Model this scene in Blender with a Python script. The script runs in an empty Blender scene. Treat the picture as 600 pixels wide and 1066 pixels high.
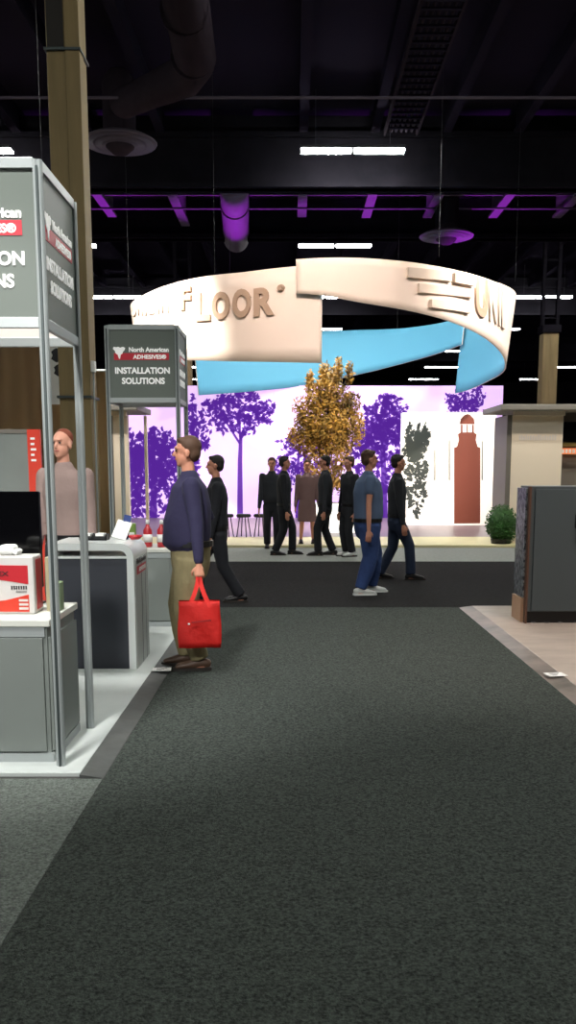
import bpy, bmesh, math, random
from mathutils import Vector, Matrix, Euler
random.seed(7)
SC = bpy.context.scene
COL = SC.collection
PI = math.pi

# ------------------------------------------------------------------ camera
F = 930.0; TP = .15; PITCH = math.atan(TP); CX = 305.0; CY = 488 + F * TP; EYE = 1.6
cam_d = bpy.data.cameras.new('camera'); cam = bpy.data.objects.new('camera', cam_d); COL.objects.link(cam)
cam.location = (0, 0, EYE); cam.rotation_euler = (PI / 2 - PITCH, 0, 0)
cam_d.sensor_fit = 'VERTICAL'; cam_d.sensor_height = 36; cam_d.lens = F / 1066 * 36
cam_d.shift_x = -(CX - 300) / 1066; cam_d.shift_y = (CY - 533) / 1066
cam_d.clip_end = 300; cam_d.clip_start = .05
SC.camera = cam

# ------------------------------------------------------------------ world, view
w = bpy.data.worlds.new('world'); SC.world = w; w.use_nodes = True
w.node_tree.nodes['Background'].inputs[0].default_value = (.5, .5, .6, 1)
w.node_tree.nodes['Background'].inputs[1].default_value = .02
SC.view_settings.view_transform = 'Standard'; SC.view_settings.look = 'None'
SC.view_settings.gamma = 1; SC.view_settings.use_curve_mapping = False
SC.view_settings.exposure = 0.0
SC.cycles.use_denoising = True
SC.cycles.max_bounces = 5
SC.cycles.sample_clamp_indirect = 4


def lamp(name, kind, loc, target, power, col=(1, 1, 1), size=1.0, spot=60, blend=.5):
    d = bpy.data.lights.new(name, kind); o = bpy.data.objects.new(name, d); COL.objects.link(o)
    o.location = loc; d.energy = power; d.color = col
    if kind == 'AREA':
        d.shape = 'DISK'; d.size = size
    else:
        d.shadow_soft_size = size
    if kind == 'SPOT':
        d.spot_size = math.radians(spot); d.spot_blend = blend
    o.rotation_euler = (Vector(target) - Vector(loc)).to_track_quat('-Z', 'Y').to_euler()
    return o


# purple uplights standing on top of the big backdrop and light up the ceiling
for x in (-5.2, -1.6, 2.0, 5.6):
    lamp('purple_uplight', 'SPOT', (x, 27.3, 4.9), (x * 1.03, 27.1, 9.4), 3000, (.50, .02, .85), .1, 58, .6)
# show spotlights on the hanging ring and the booth below it
lamp('ring_spotlight', 'SPOT', (-6.2, 15.5, 8.7), (-3.1, 20.9, 4.7), 14000, (1, .93, .84), .15, 34, .7)
lamp('ring_spotlight', 'SPOT', (7.6, 15.5, 8.7), (4.2, 21.5, 5.5), 6500, (1, .9, .82), .15, 44, .8)
lamp('ring_spotlight', 'SPOT', (0, 12.5, 8.8), (.6, 19.3, 4.9), 3000, (1, .82, .72), .15, 44, .9)
lamp('booth_downlight', 'AREA', (.7, 24.0, 8.4), (.7, 24.0, 0), 420, (1, .96, .95), 2.2)
lamp('tree_spotlight', 'SPOT', (-.6, 20.0, 6.2), (.8, 22.3, 3.2), 1200, (1, .86, .5), .1, 40, .6)
lamp('display_spotlight', 'SPOT', (3.6, 19.6, 6.6), (4.5, 25, 2.2), 1100, (1, .97, .92), .1, 46, .6)
lamp('booth_wall_spotlight', 'SPOT', (5.3, 16.6, 4.6), (5.2, 19, 1.9), 260, (1, .9, .78), .1, 60, .6)
lamp('booth_wall_spotlight', 'SPOT', (-4.0, 16.6, 4.6), (-3.8, 19, 1.9), 330, (1, .93, .85), .1, 60, .6)
lamp('right_booth_spotlight', 'SPOT', (3.2, 7.4, 5.2), (3.0, 7.8, 0), 640, (1, .86, .78), .15, 75, .8)
lamp('left_booth_fill', 'SPOT', (-1.6, 3.2, 5.6), (-2.1, 7.2, .4), 1250, (1, 1, .97), .15, 70, .8)  # unseen fill that brightens the left booth's white floor and fronts
lamp('left_booth_fill', 'SPOT', (-1.9, -.6, 4.4), (-1.9, 6.4, .3), 1300, (1, 1, .97), .3, 34, .6)  # fill added behind the camera to lighten counter and cabinet fronts


# ------------------------------------------------------------------ pixel -> place helpers (to read sizes off the photo)
def ray(px, py):
    a = (px - CX) / F; b = -(py - CY) / F
    return Vector((a, math.cos(PITCH) + b * math.sin(PITCH), b * math.cos(PITCH) - math.sin(PITCH)))


def at(px, py, Y):
    r = ray(px, py); return Vector((r.x / r.y * Y, Y, EYE + r.z / r.y * Y))


def gr(px, py, z=0.0):
    r = ray(px, py); t = (z - EYE) / r.z; return Vector((r.x * t, r.y * t, z))


# ------------------------------------------------------------------ materials
def lin(c):
    return tuple(((v / 255) / 12.92 if v / 255 <= .04045 else ((v / 255 + .055) / 1.055) ** 2.4) for v in c) + (1,)


def mat(name, rgb, rough=.6, metal=0.0, emit=None, es=1.0, spec=None, noise=None, bump=None, trans=None):
    m = bpy.data.materials.new(name); m.use_nodes = True; nt = m.node_tree; b = nt.nodes['Principled BSDF']
    b.inputs['Base Color'].default_value = lin(rgb); b.inputs['Roughness'].default_value = rough
    b.inputs['Metallic'].default_value = metal
    if spec is not None: b.inputs['Specular IOR Level'].default_value = spec
    if emit: b.inputs['Emission Color'].default_value = lin(emit); b.inputs['Emission Strength'].default_value = es
    if noise or bump:
        tc = nt.nodes.new('ShaderNodeTexCoord')
    if noise:                                  # (scale, rgb2, stretch, contrast)
        sc, rgb2, st, con = noise
        mp = nt.nodes.new('ShaderNodeMapping'); mp.inputs['Scale'].default_value = st
        n = nt.nodes.new('ShaderNodeTexNoise'); n.inputs['Scale'].default_value = sc; n.inputs['Detail'].default_value = 4
        n.inputs['Roughness'].default_value = .65
        r = nt.nodes.new('ShaderNodeValToRGB')
        r.color_ramp.elements[0].position = .5 - con; r.color_ramp.elements[1].position = .5 + con
        r.color_ramp.elements[0].color = lin(rgb2); r.color_ramp.elements[1].color = lin(rgb)
        nt.links.new(tc.outputs['Object'], mp.inputs[0]); nt.links.new(mp.outputs[0], n.inputs['Vector'])
        nt.links.new(n.outputs['Fac'], r.inputs[0]); nt.links.new(r.outputs[0], b.inputs['Base Color'])
    if bump:                                   # (scale, strength)
        n2 = nt.nodes.new('ShaderNodeTexNoise'); n2.inputs['Scale'].default_value = bump[0]; n2.inputs['Detail'].default_value = 3
        bp = nt.nodes.new('ShaderNodeBump'); bp.inputs['Strength'].default_value = bump[1]; bp.inputs['Distance'].default_value = .02
        nt.links.new(tc.outputs['Object'], n2.inputs['Vector']); nt.links.new(n2.outputs['Fac'], bp.inputs['Height'])
        nt.links.new(bp.outputs[0], b.inputs['Normal'])
    return m


U = (1, 1, 1)
M = dict(
    concrete=mat('concrete', (70, 68, 66), .8, noise=(3, (52, 51, 50), U, .2)),
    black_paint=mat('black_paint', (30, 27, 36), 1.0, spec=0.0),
    hall_wall=mat('hall_wall', (34, 33, 37), .9, noise=(.6, (24, 23, 27), U, .25)),
    girder=mat('girder', (27, 25, 30), 1.0, spec=0.0, noise=(2, (20, 19, 23), U, .2)),
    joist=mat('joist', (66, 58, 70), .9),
    duct=mat('duct', (46, 40, 46), 1.0, .0, spec=0.0, noise=(1.2, (36, 31, 36), (1, .2, 1), .2)),
    carpet_dark=mat('carpet_dark', (82, 88, 83), .98, spec=.1, noise=(75, (36, 40, 37), U, .16), bump=(160, .5)),
    carpet_grey=mat('carpet_grey', (124, 130, 124), .98, spec=.1, noise=(75, (74, 79, 75), U, .16), bump=(120, .5)),
    carpet_black=mat('carpet_black', (42, 41, 41), .98, spec=.08, noise=(20, (30, 29, 30), U, .2), bump=(90, .4)),
    carpet_band=mat('carpet_band', (146, 148, 143), .95, spec=.1, noise=(20, (128, 130, 125), U, .2)),
    ramp=mat('ramp', (84, 86, 84), .6, noise=(8, (70, 72, 70), U, .2)),
    bronze_ramp=mat('bronze_ramp', (160, 146, 138), .3, .35, noise=(3, (118, 112, 104), U, .15)),
    white_floor=mat('white_floor', (206, 211, 208), .45, noise=(1.3, (186, 192, 189), U, .25)),
    stone_floor=mat('stone_floor', (192, 178, 166), .3, noise=(2.2, (166, 152, 141), (1, 2.4, 1), .2)),
    cream_floor=mat('cream_floor', (236, 226, 176), .5, noise=(2, (220, 208, 158), (1, 4, 1), .2)),
    wood_floor=mat('wood_floor', (150, 132, 136), .35, noise=(4, (124, 106, 112), (1, 6, 1), .2)),
    alu=mat('alu', (168, 174, 174), .42, .25),
    alu_dark=mat('alu_dark', (70, 78, 78), .5, .4),
    sign_grey=mat('sign_grey', (97, 105, 98), .5),
    panel_white=mat('panel_white', (222, 214, 208), .5),
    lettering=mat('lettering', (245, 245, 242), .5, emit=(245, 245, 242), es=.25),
    red=mat('red', (196, 30, 50), .45),
    cab_grey=mat('cab_grey', (128, 134, 130), .5, noise=(.8, (118, 124, 120), U, .3)),
    cab_top=mat('cab_top', (218, 219, 210), .35),
    counter_white=mat('counter_white', (226, 231, 229), .25),
    counter_side=mat('counter_side', (176, 181, 178), .45),
    slate=mat('slate', (52, 55, 64), .5),
    black=mat('black', (16, 16, 18), .4),
    screen=mat('screen', (10, 10, 13), .12),
    paper=mat('paper', (238, 238, 234), .6),
    blue=mat('blue', (52, 70, 130), .5), green=mat('green', (120, 150, 70), .5),
    carton_red=mat('carton_red', (188, 44, 52), .35), carton_white=mat('carton_white', (214, 210, 206), .3),
    carton_orange=mat('carton_orange', (205, 60, 42), .4), ink=mat('ink', (40, 38, 42), .5),
    beige=mat('beige', (160, 152, 122), .6), sage=mat('sage', (128, 148, 112), .6),
    column=mat('column', (142, 122, 82), .75, noise=(1.5, (116, 99, 66), (3, 3, .3), .25)),
    column_dark=mat('column_plate', (38, 34, 30), .8),
    drape=mat('drape', (158, 136, 106), .9), drape_tan=mat('drape_tan', (168, 146, 108), .9), drape_black=mat('drape_black', (20, 19, 22), .9),
    ring_out=mat('ring_out', (236, 218, 204), .75), ring_in=mat('ring_in', (84, 156, 184), .75),
    ring_letter=mat('ring_letter', (178, 150, 128), .6), ring_logo=mat('ring_logo', (222, 204, 188), .6),
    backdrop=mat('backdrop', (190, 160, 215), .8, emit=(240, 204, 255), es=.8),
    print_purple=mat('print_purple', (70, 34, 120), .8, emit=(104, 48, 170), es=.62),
    print_dark=mat('print_dark', (60, 66, 62), .8), print_brown=mat('print_brown', (128, 66, 50), .8),
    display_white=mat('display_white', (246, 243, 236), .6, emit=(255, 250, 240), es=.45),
    cream_wall=mat('cream_wall', (236, 220, 198), .6), cornice=mat('cornice', (120, 117, 110), .6), taupe=mat('taupe', (112, 106, 98), .6),
    orange_sign=mat('orange_sign', (220, 120, 70), .5, emit=(240, 130, 70), es=.7),
    olive=mat('olive', (128, 112, 50), .6),
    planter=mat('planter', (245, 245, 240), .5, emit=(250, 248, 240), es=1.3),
    leaf_gold=mat('leaf_gold', (190, 142, 52), .6, noise=(3, (112, 92, 50), U, .2)),
    leaf_green=mat('leaf_green', (52, 104, 34), .6, noise=(5, (30, 66, 22), U, .2)),
    bark=mat('bark', (92, 72, 52), .8),
    kiosk_grey=mat('kiosk_grey', (74, 82, 85), .45), kiosk_brown=mat('kiosk_brown', (92, 62, 46), .5), wood_tan=mat('wood_tan', (196, 158, 128), .5),
    mosaic=mat('mosaic', (172, 178, 184), .3, .5, noise=(28, (74, 80, 88), (1, 1, .6), .05)),
    chrome=mat('chrome', (205, 208, 210), .15, .95),
    skin=mat('skin', (206, 142, 116), .55), skin_red=mat('skin_red', (220, 158, 134), .55),
    hair_brown=mat('hair_brown', (84, 58, 42), .7), hair_red=mat('hair_red', (128, 62, 40), .7), hair_dark=mat('hair_dark', (34, 28, 26), .7),
    eye=mat('eye', (40, 34, 32), .2), lips=mat('lips', (168, 88, 80), .5),
    khaki=mat('khaki', (146, 134, 98), .85, noise=(5, (116, 106, 76), (1, 1, .5), .25), bump=(12, .5)),
    navy=mat('navy', (38, 34, 66), .85, bump=(14, .4)),
    jeans=mat('jeans', (52, 78, 132), .85, noise=(7, (36, 54, 98), (1, 1, .5), .25), bump=(14, .5)),
    jeans_dark=mat('jeans_dark', (40, 54, 82), .85, noise=(7, (28, 38, 60), (1, 1, .5), .25), bump=(14, .5)),
    suit_black=mat('suit_black', (22, 23, 30), .85, bump=(12, .4)), suit_grey=mat('suit_grey', (36, 38, 44), .85),
    shirt_mauve=mat('shirt_mauve', (150, 128, 122), .85, bump=(14, .4)), shirt_white=mat('shirt_white', (206, 206, 206), .85),
    shirt_blue=mat('shirt_blue', (92, 110, 140), .85), dress=mat('dress', (120, 92, 90), .85),
    shoe_brown=mat('shoe_brown', (84, 62, 48), .5), shoe_black=mat('shoe_black', (20, 19, 20), .4), shoe_white=mat('shoe_white', (206, 208, 204), .5),
    sole=mat('sole', (44, 38, 34), .7), sole_white=mat('sole_white', (226, 226, 222), .6),
    tote_red=mat('tote_red', (226, 40, 34), .65, bump=(20, .3)), tote_line=mat('tote_line', (150, 22, 22), .7),
    lamp_glow=mat('lamp_glow', (250, 250, 250), .5, emit=(250, 253, 247), es=125),
    lamp_glow_far=mat('lamp_glow_far', (250, 250, 250), .5, emit=(250, 251, 255), es=30),
    lamp_case=mat('lamp_case', (60, 60, 64), .6),
)


# ------------------------------------------------------------------ object helpers
def tag(o, label=None, cat=None, group=None, kind=None):
    if label: o['label'] = label
    if cat: o['category'] = cat
    if group: o['group'] = group
    if kind: o['kind'] = kind
    return o


def thing(name, label, cat, loc=(0, 0, 0), rz=0, group=None):
    o = bpy.data.objects.new(name, None); COL.objects.link(o); o.empty_display_size = .1
    o.location = loc; o.rotation_euler = (0, 0, rz)
    return tag(o, label, cat, group)


def obj(name, bm, m, parent=None, smooth=False, loc=None, rot=None):
    me = bpy.data.meshes.new(name)
    if isinstance(bm, bpy.types.Mesh): me = bm
    else:
        bmesh.ops.recalc_face_normals(bm, faces=bm.faces); bm.to_mesh(me); bm.free()
    me.materials.clear() if isinstance(bm, bpy.types.Mesh) else None; ms = m if isinstance(m, (list, tuple)) else [m]
    for k in ms: me.materials.append(k if not isinstance(k, str) else M[k])
    if smooth:
        for p in me.polygons: p.use_smooth = True
    o = bpy.data.objects.new(name, me); COL.objects.link(o)
    if parent: o.parent = parent
    if loc: o.location = loc
    if rot: o.rotation_euler = rot
    return o


def struct(name, bm, m, **k):
    return tag(obj(name, bm, m, **k), kind='structure')


def copy_tree(o, parent=None):
    c = o.copy(); COL.objects.link(c)
    if parent: c.parent = parent
    for ch in list(o.children): copy_tree(ch, c)
    return c


def box(bm, x0, x1, y0, y1, z0, z1, bev=0.0, seg=2, rot=None):
    r = bmesh.ops.create_cube(bm, size=1)
    vs = r['verts']
    bmesh.ops.scale(bm, vec=(x1 - x0, y1 - y0, z1 - z0), verts=vs)
    if bev:
        es = list({e for v in vs for e in v.link_edges})
        q = bmesh.ops.bevel(bm, geom=es, offset=bev, segments=seg, affect='EDGES', profile=.5)
        vs = list({v for f in q['faces'] for v in f.verts} | {v for v in vs if v.is_valid})
        # gather every vertex of this island
        seen = set(vs); st = list(vs)
        while st:
            v = st.pop()
            for e in v.link_edges:
                u = e.other_vert(v)
                if u not in seen: seen.add(u); st.append(u)
        vs = list(seen)
    if rot is not None: bmesh.ops.rotate(bm, matrix=rot, verts=vs)
    bmesh.ops.translate(bm, vec=((x0 + x1) / 2, (y0 + y1) / 2, (z0 + z1) / 2), verts=vs)
    return bm


def B(*a, **k): return box(bmesh.new(), *a, **k)


def frame(d):
    d = d.normalized(); ref = Vector((1, 0, 0)) if abs(d.x) < .8 else Vector((0, 1, 0))
    v = d.cross(ref).normalized(); u = v.cross(d).normalized()
    return u, v


def tube(bm, pts, n=12, cap=True):
    """pts: list of (Vector, ru, rv): elliptical tube with domed ends"""
    P = [(Vector(p[0]), p[1], p[2] if len(p) > 2 else p[1]) for p in pts]
    if cap:
        d0 = (P[0][0] - P[1][0]).normalized(); d1 = (P[-1][0] - P[-2][0]).normalized()
        a, b = P[0], P[-1]
        P = [(a[0] + d0 * min(a[1], a[2]) * .8, a[1] * .45, a[2] * .45), (a[0] + d0 * min(a[1], a[2]) * .45, a[1] * .85, a[2] * .85)] + P + \
            [(b[0] + d1 * min(b[1], b[2]) * .45, b[1] * .85, b[2] * .85), (b[0] + d1 * min(b[1], b[2]) * .8, b[1] * .45, b[2] * .45)]
    rings = []
    for i, (p, ru, rv) in enumerate(P):
        a = P[max(0, i - 1)][0]; b = P[min(len(P) - 1, i + 1)][0]
        u, v = frame(b - a)
        rings.append([bm.verts.new(p + u * ru * math.cos(2 * PI * k / n) + v * rv * math.sin(2 * PI * k / n)) for k in range(n)])
    for r0, r1 in zip(rings, rings[1:]):
        for k in range(n): bm.faces.new((r0[k], r0[(k + 1) % n], r1[(k + 1) % n], r1[k]))
    bm.faces.new(rings[0][::-1]); bm.faces.new(rings[-1])
    return bm


def ell(bm, c, r, rot=None, seg=16):
    q = bmesh.ops.create_uvsphere(bm, u_segments=seg, v_segments=seg // 2 + 2, radius=1)
    vs = q['verts']; bmesh.ops.scale(bm, vec=r, verts=vs)
    if rot is not None: bmesh.ops.rotate(bm, matrix=rot, verts=vs)
    bmesh.ops.translate(bm, vec=c, verts=vs); return bm


def lathe(bm, prof, n=20, c=(0, 0)):
    rings = [[bm.verts.new((c[0] + r * math.cos(2 * PI * k / n), c[1] + r * math.sin(2 * PI * k / n), z)) for k in range(n)] for r, z in prof]
    for a, b in zip(rings, rings[1:]):
        for k in range(n): bm.faces.new((a[k], a[(k + 1) % n], b[(k + 1) % n], b[k]))
    bm.faces.new(rings[0][::-1]); bm.faces.new(rings[-1]); return bm


def prism(bm, poly, thick, mtx=None):
    """poly in x,z plane, extruded along +y by thick"""
    a = [bm.verts.new((x, 0, z)) for x, z in poly]; b = [bm.verts.new((x, thick, z)) for x, z in poly]
    fs = [bm.faces.new(a), bm.faces.new(b[::-1])]
    n = len(poly)
    for k in range(n): bm.faces.new((a[k], b[k], b[(k + 1) % n], a[(k + 1) % n]))
    if mtx is not None: bmesh.ops.transform(bm, matrix=mtx, verts=a + b)
    return bm


def bake(bm, voxel, smooth_it=6, sm=.5):
    me = bpy.data.meshes.new('tmp'); bmesh.ops.recalc_face_normals(bm, faces=bm.faces); bm.to_mesh(me); bm.free()
    o = bpy.data.objects.new('tmp', me); COL.objects.link(o)
    r = o.modifiers.new('r', 'REMESH'); r.mode = 'VOXEL'; r.voxel_size = voxel
    s = o.modifiers.new('s', 'SMOOTH'); s.factor = sm; s.iterations = smooth_it
    bpy.context.view_layer.update()
    dg = bpy.context.evaluated_depsgraph_get()
    out = bpy.data.meshes.new_from_object(o.evaluated_get(dg))
    bpy.data.objects.remove(o); bpy.data.meshes.remove(me)
    for p in out.polygons: p.use_smooth = True
    return out


def glyphs(s, ext=.5, fat=.012, spacing=1.0):
    """text as a bmesh: x in reading direction, y up, extruded in z; normalised to height of capitals = 1"""
    c = bpy.data.curves.new('txt', 'FONT'); c.body = s; c.size = 1.0; c.extrude = ext; c.offset = fat; c.resolution_u = 4
    c.space_character = spacing; c.align_x = 'LEFT'
    o = bpy.data.objects.new('txt', c); COL.objects.link(o); bpy.context.view_layer.update()
    dg = bpy.context.evaluated_depsgraph_get(); me = bpy.data.meshes.new_from_object(o.evaluated_get(dg))
    bm = bmesh.new(); bm.from_mesh(me)
    bpy.data.objects.remove(o); bpy.data.curves.remove(c); bpy.data.meshes.remove(me)
    return bm


def text(name, s, m, parent, x0, x1, z0, z1, depth=.004, M4=None, fat=.012):
    """fit string s in the rectangle x0..x1, z0..z1 on a plane facing -y (local), standing out by depth"""
    bm = glyphs(s, .5, fat)
    xs = [v.co.x for v in bm.verts]; ys = [v.co.y for v in bm.verts]
    a, b, c, d = min(xs), max(xs), min(ys), max(ys)
    for v in bm.verts:
        x = x0 + (v.co.x - a) / (b - a) * (x1 - x0); z = z0 + (v.co.y - c) / (d - c) * (z1 - z0); y = -depth * (v.co.z + .5)
        v.co = (x, y, z)
    if M4 is not None: bmesh.ops.transform(bm, matrix=M4, verts=bm.verts)
    return obj(name, bm, m, parent)


# ------------------------------------------------------------------ hall shell
struct('floor', B(-34, 44, -14, 96, -.2, 0), 'concrete')
struct('ceiling', B(-34, 44, -14, 96, 10.6, 10.8), 'black_paint')
struct('wall_left', B(-34.3, -34, -14, 96, 0, 10.6), 'hall_wall')
struct('wall_right', B(44, 44.3, -14, 96, 0, 10.6), 'hall_wall')
struct('wall_back', B(-34, 44, 96, 96.3, 0, 10.6), 'hall_wall')
struct('wall_front', B(-34, 44, -14.3, -14, 0, 10.6), 'hall_wall')

# ceiling girders (crosswise), each a thing
for i, (y, zb, lab) in enumerate([(9.4, 9.1, 'nearest dark crosswise ceiling girder, high at the top of the view'),
                                  (24.2, 8.66, 'wide dark crosswise ceiling girder behind the nearest twin light, purple bays beyond it'),
                                  (29.6, 8.75, 'dark crosswise girder on the far side of the purple lit ceiling bay'),
                                  (43.5, 8.7, 'distant dark crosswise girder above the hanging ring'),
                                  (62.5, 8.8, 'farthest dark crosswise girder near the back of the hall')]):
    bm = bmesh.new(); box(bm, -33.9, 43.9, y - .12, y + .12, zb, 10.4); box(bm, -33.9, 43.9, y - .28, y + .28, zb, zb + .12); box(bm, -33.9, 43.9, y - .28, y + .28, zb + 1.2, zb + 1.32)
    tag(obj('ceiling_girder', bm, 'girder'), lab, 'girder', 'crosswise ceiling girders')
# joists running away from the camera
jx = [.27 + 1.8 * k for k in range(-6, 8)]
ORD = 'first second third fourth fifth sixth seventh eighth ninth tenth eleventh twelfth thirteenth fourteenth'.split()
for k, x in enumerate(jx):
    if abs(x + 1.53) < .3: continue
    bm = bmesh.new(); box(bm, x - .11, x + .11, 5, 60, 9.95, 10.02); box(bm, x - .035, x + .035, 5, 60, 9.98, 10.6)
    tag(obj('ceiling_joist', bm, 'black_paint'), 'dim ceiling joist running down the hall, %s from the left of the row' % ORD[k], 'joist', 'ceiling joists running down the hall')
# purple lit short hanger beams in the bay between the girders
hx = [(-5.35, 25.7, 27.9), (-3.3, 25.7, 28.9), (.27, 25.7, 27.9), (2.18, 25.7, 28.0), (4.0, 25.7, 28.0), (5.95, 25.7, 28.0), (7.85, 25.7, 28.0)]
places = ['beside the big tan column', 'left of the big round duct', 'right of the round duct', 'left of the slanted cable tray', 'just right of the cable tray',
          'above the right of the hanging ring', 'farthest right']
for (x, y0, y1), pl in zip(hx, places):
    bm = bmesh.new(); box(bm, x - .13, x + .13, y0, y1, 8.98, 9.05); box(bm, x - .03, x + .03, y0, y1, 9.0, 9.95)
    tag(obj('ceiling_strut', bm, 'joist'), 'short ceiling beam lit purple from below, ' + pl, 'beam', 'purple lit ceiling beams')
for (y, z, x0, x1, lab) in [(26.2, 9.12, -7, 9, 'thin sprinkler pipe crossing the purple lit bay, upper of the pair'),
                            (26.9, 8.95, -7, 9, 'thin sprinkler pipe crossing the purple lit bay, lower of the pair'),
                            (14.5, 8.6, -12, 16, 'thin pale conduit crossing the dark ceiling nearest the camera'),
                            (18.8, 8.8, -12, 16, 'thin conduit crossing the ceiling just in front of the nearest twin light')]:
    tag(obj('ceiling_pipe', tube(bmesh.new(), [((x0, y, z), .03), ((x1, y, z), .03)], 8), 'joist', smooth=True), lab, 'pipe')

# round duct with an elbow; a second duct end lit purple
d = thing('round_duct', 'big round grey air duct high over the aisle bending towards the grey diffuser', 'duct', (0, 0, 0))
obj('duct_pipe', tube(bmesh.new(), [((-1.5, 9.7, 8.6), .36), ((-1.6, 14.0, 8.6), .36), ((-1.68, 16.6, 8.6), .36)], 24), 'duct', d, True)
obj('elbow', tube(bmesh.new(), [((-1.7, 16.7, 8.6), .355), ((-1.95, 17.4, 8.62), .34), ((-2.6, 18.2, 8.72), .3), ((-3.4, 19.2, 8.85), .28)], 20), 'duct', d, True)
for y in (11, 13, 15, 16.55): obj('collar', tube(bmesh.new(), [((-1.53 - .03 * (y - 10.5), y - .04, 8.6), .385), ((-1.53 - .03 * (y - 10.5), y + .04, 8.6), .385)], 24, cap=False), 'duct', d)
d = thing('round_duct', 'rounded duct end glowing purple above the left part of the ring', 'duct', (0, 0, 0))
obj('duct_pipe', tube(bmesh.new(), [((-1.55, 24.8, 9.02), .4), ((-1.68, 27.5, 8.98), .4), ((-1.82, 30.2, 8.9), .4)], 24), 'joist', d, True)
for y in (26.6, 29.3): obj('collar', tube(bmesh.new(), [((-1.66 - .05 * (y - 27), y - .04, 8.97), .42), ((-1.66 - .05 * (y - 27), y + .04, 8.97), .42)], 24, cap=False), 'joist', d)


def diffuser(x, y, z, r, lab):
    t = thing('ceiling_diffuser', lab, 'air vent', (x, y, z), 0, 'round ceiling diffusers')
    for k, rr in enumerate((r, r * .74, r * .5, r * .28)):
        bm = bmesh.new(); lathe(bm, [(rr, 0 - .02 * k), (rr + .02, .03), (rr * .86, .1 - .02 * k), (rr * .84, .08 - .02 * k), (rr * .93, -.01 - .02 * k)], 28)
        obj('ring', bm, 'joist', t, True)
    obj('neck', tube(bmesh.new(), [((0, 0, .08), r * .45), ((0, 0, 1.2), r * .45)], 20), 'duct', t, True)


diffuser(*at(125, 150, 20.5), .78, 'round grey ceiling diffuser with concentric rings beside the tan column')
diffuser(*at(465, 247, 27.0), .76, 'round ceiling diffuser lit purple above the right side of the ring')

# ladder cable tray running away at the right of the nearest light
t = thing('cable_tray', 'long ladder cable tray with cables running away under the ceiling', 'cable tray', (.14, 0, .5))
bm = bmesh.new(); bm.free()
for x in (2.0, 2.75): obj('side_rail', B(x, x + .05, 8, 22.4, 8.85, 8.97), 'duct', t)
for k in range(47): obj('rung', B(2.05, 2.75, 8.2 + .3 * k, 8.25 + .3 * k, 8.86, 8.9), 'black_paint', t)
for k in range(5): obj('cable', tube(bmesh.new(), [((2.15 + .12 * k, 8, 8.94), .035), ((2.17 + .12 * k, 22.4, 8.94), .035)], 6), 'duct', t, True)

# ceiling lights: regular grid
rowname = {4.4: 'over the camera', 13.7: 'in the second row overhead', 23.0: 'in the nearest row in view', 32.3: 'in the second row in view', 41.6: 'in the third row in view',
           50.9: 'in the fourth row in view', 60.2: 'in the fifth row', 69.5: 'in the sixth row', 78.8: 'in the rearmost row', -4.9: 'behind the camera'}
colname = {-17.6: 'far left of the hall', -8.05: 'left of the tan column', 1.45: 'above the aisle', 11.25: 'right of the hanging ring', 20.8: 'far right of the hall'}


def make_light(far):
    r = thing('ceiling_light', '', 'ceiling light', (0, 0, 9.2))
    bm = bmesh.new(); box(bm, -1.27, 1.27, -.16, .16, .03, .11, .02); box(bm, -.02, .02, -.1, .1, -.02, .05)
    obj('housing', bm, 'lamp_case', r)
    for s in (-1, 1):
        x0, x1 = (-1.25, -.05) if s < 0 else (.05, 1.25)
        obj('lamp_tube', B(x0, x1, -.13, .13, -.03, .03, .02), 'lamp_glow_far' if far else 'lamp_glow', r)
    for x in (-.9, .9): obj('hanger', tube(bmesh.new(), [((x, 0, .1), .008), ((x, 0, 1.4), .008)], 5), 'lamp_case', r)
    return r


protoN, protoF = make_light(False), make_light(True); usedN = usedF = False
for y in (4.4, 13.7, 23.0, 32.3, 41.6, 50.9, 60.2, 69.5, 78.8):
    for x in (-17.6, -8.05, 1.45, 11.25, 20.8):
        if x in (-17.6, 20.8) and y < 12: continue
        if y == 50.9 and x == -8.05: continue
        far = y > 45
        if far: o = protoF if not usedF else copy_tree(protoF); usedF = True
        else: o = protoN if not usedN else copy_tree(protoN); usedN = True
        o.location = (x, y, 9.2)
        tag(o, 'twin tube ceiling light %s, %s' % (rowname[y], colname[x]), 'ceiling light', 'twin tube ceiling lights')

# ------------------------------------------------------------------ carpets and platforms
tag(obj('aisle_carpet', B(-.985, 1.93, -2, 10.28, 0, .006), 'carpet_dark'), 'dark charcoal speckled aisle carpet filling the foreground', 'carpet')
tag(obj('aisle_carpet', B(-8, -.99, -2, 4.46, 0, .006), 'carpet_grey'), 'lighter grey speckled carpet at the lower left in front of the white booth floor', 'carpet')
tag(obj('cross_aisle_carpet', B(-7.9, 16, 10.285, 15.45, 0, .006), 'carpet_black'), 'black carpet of the cross aisle beyond the grey carpet', 'carpet')
tag(obj('cross_aisle_carpet', B(-12, 16, 15.455, 18.2, 0, .008), 'carpet_band'), 'pale grey carpet band between black carpet and cream platform', 'carpet')
tag(obj('booth_platform', B(-8, -1.115, 4.5, 10.27, 0, .025, .004), 'white_floor'), 'white raised floor of the left booth', 'platform')
bm = bmesh.new(); a = [(-1.113, 0), (-.99, 0), (-.99, .004), (-1.113, .024)]
prism(bm, a, 5.8, Matrix.Translation((0, 4.47, 0)))
tag(obj('ramp_strip', bm, 'ramp'), 'dark grey edging ramp along the white booth floor', 'edge strip')
tag(obj('booth_platform', B(2.085, 12, 2.0, 10.27, 0, .025, .004), 'stone_floor'), 'pinkish beige stone-look raised floor of the right booth', 'platform')
bm = bmesh.new(); prism(bm, [(1.935, 0), (2.083, 0), (2.083, .024), (1.935, .004)], 8.27, Matrix.Translation((0, 2.0, 0)))
tag(obj('ramp_strip', bm, 'bronze_ramp'), 'shiny bronze edging ramp along the beige right booth floor', 'edge strip')
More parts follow.
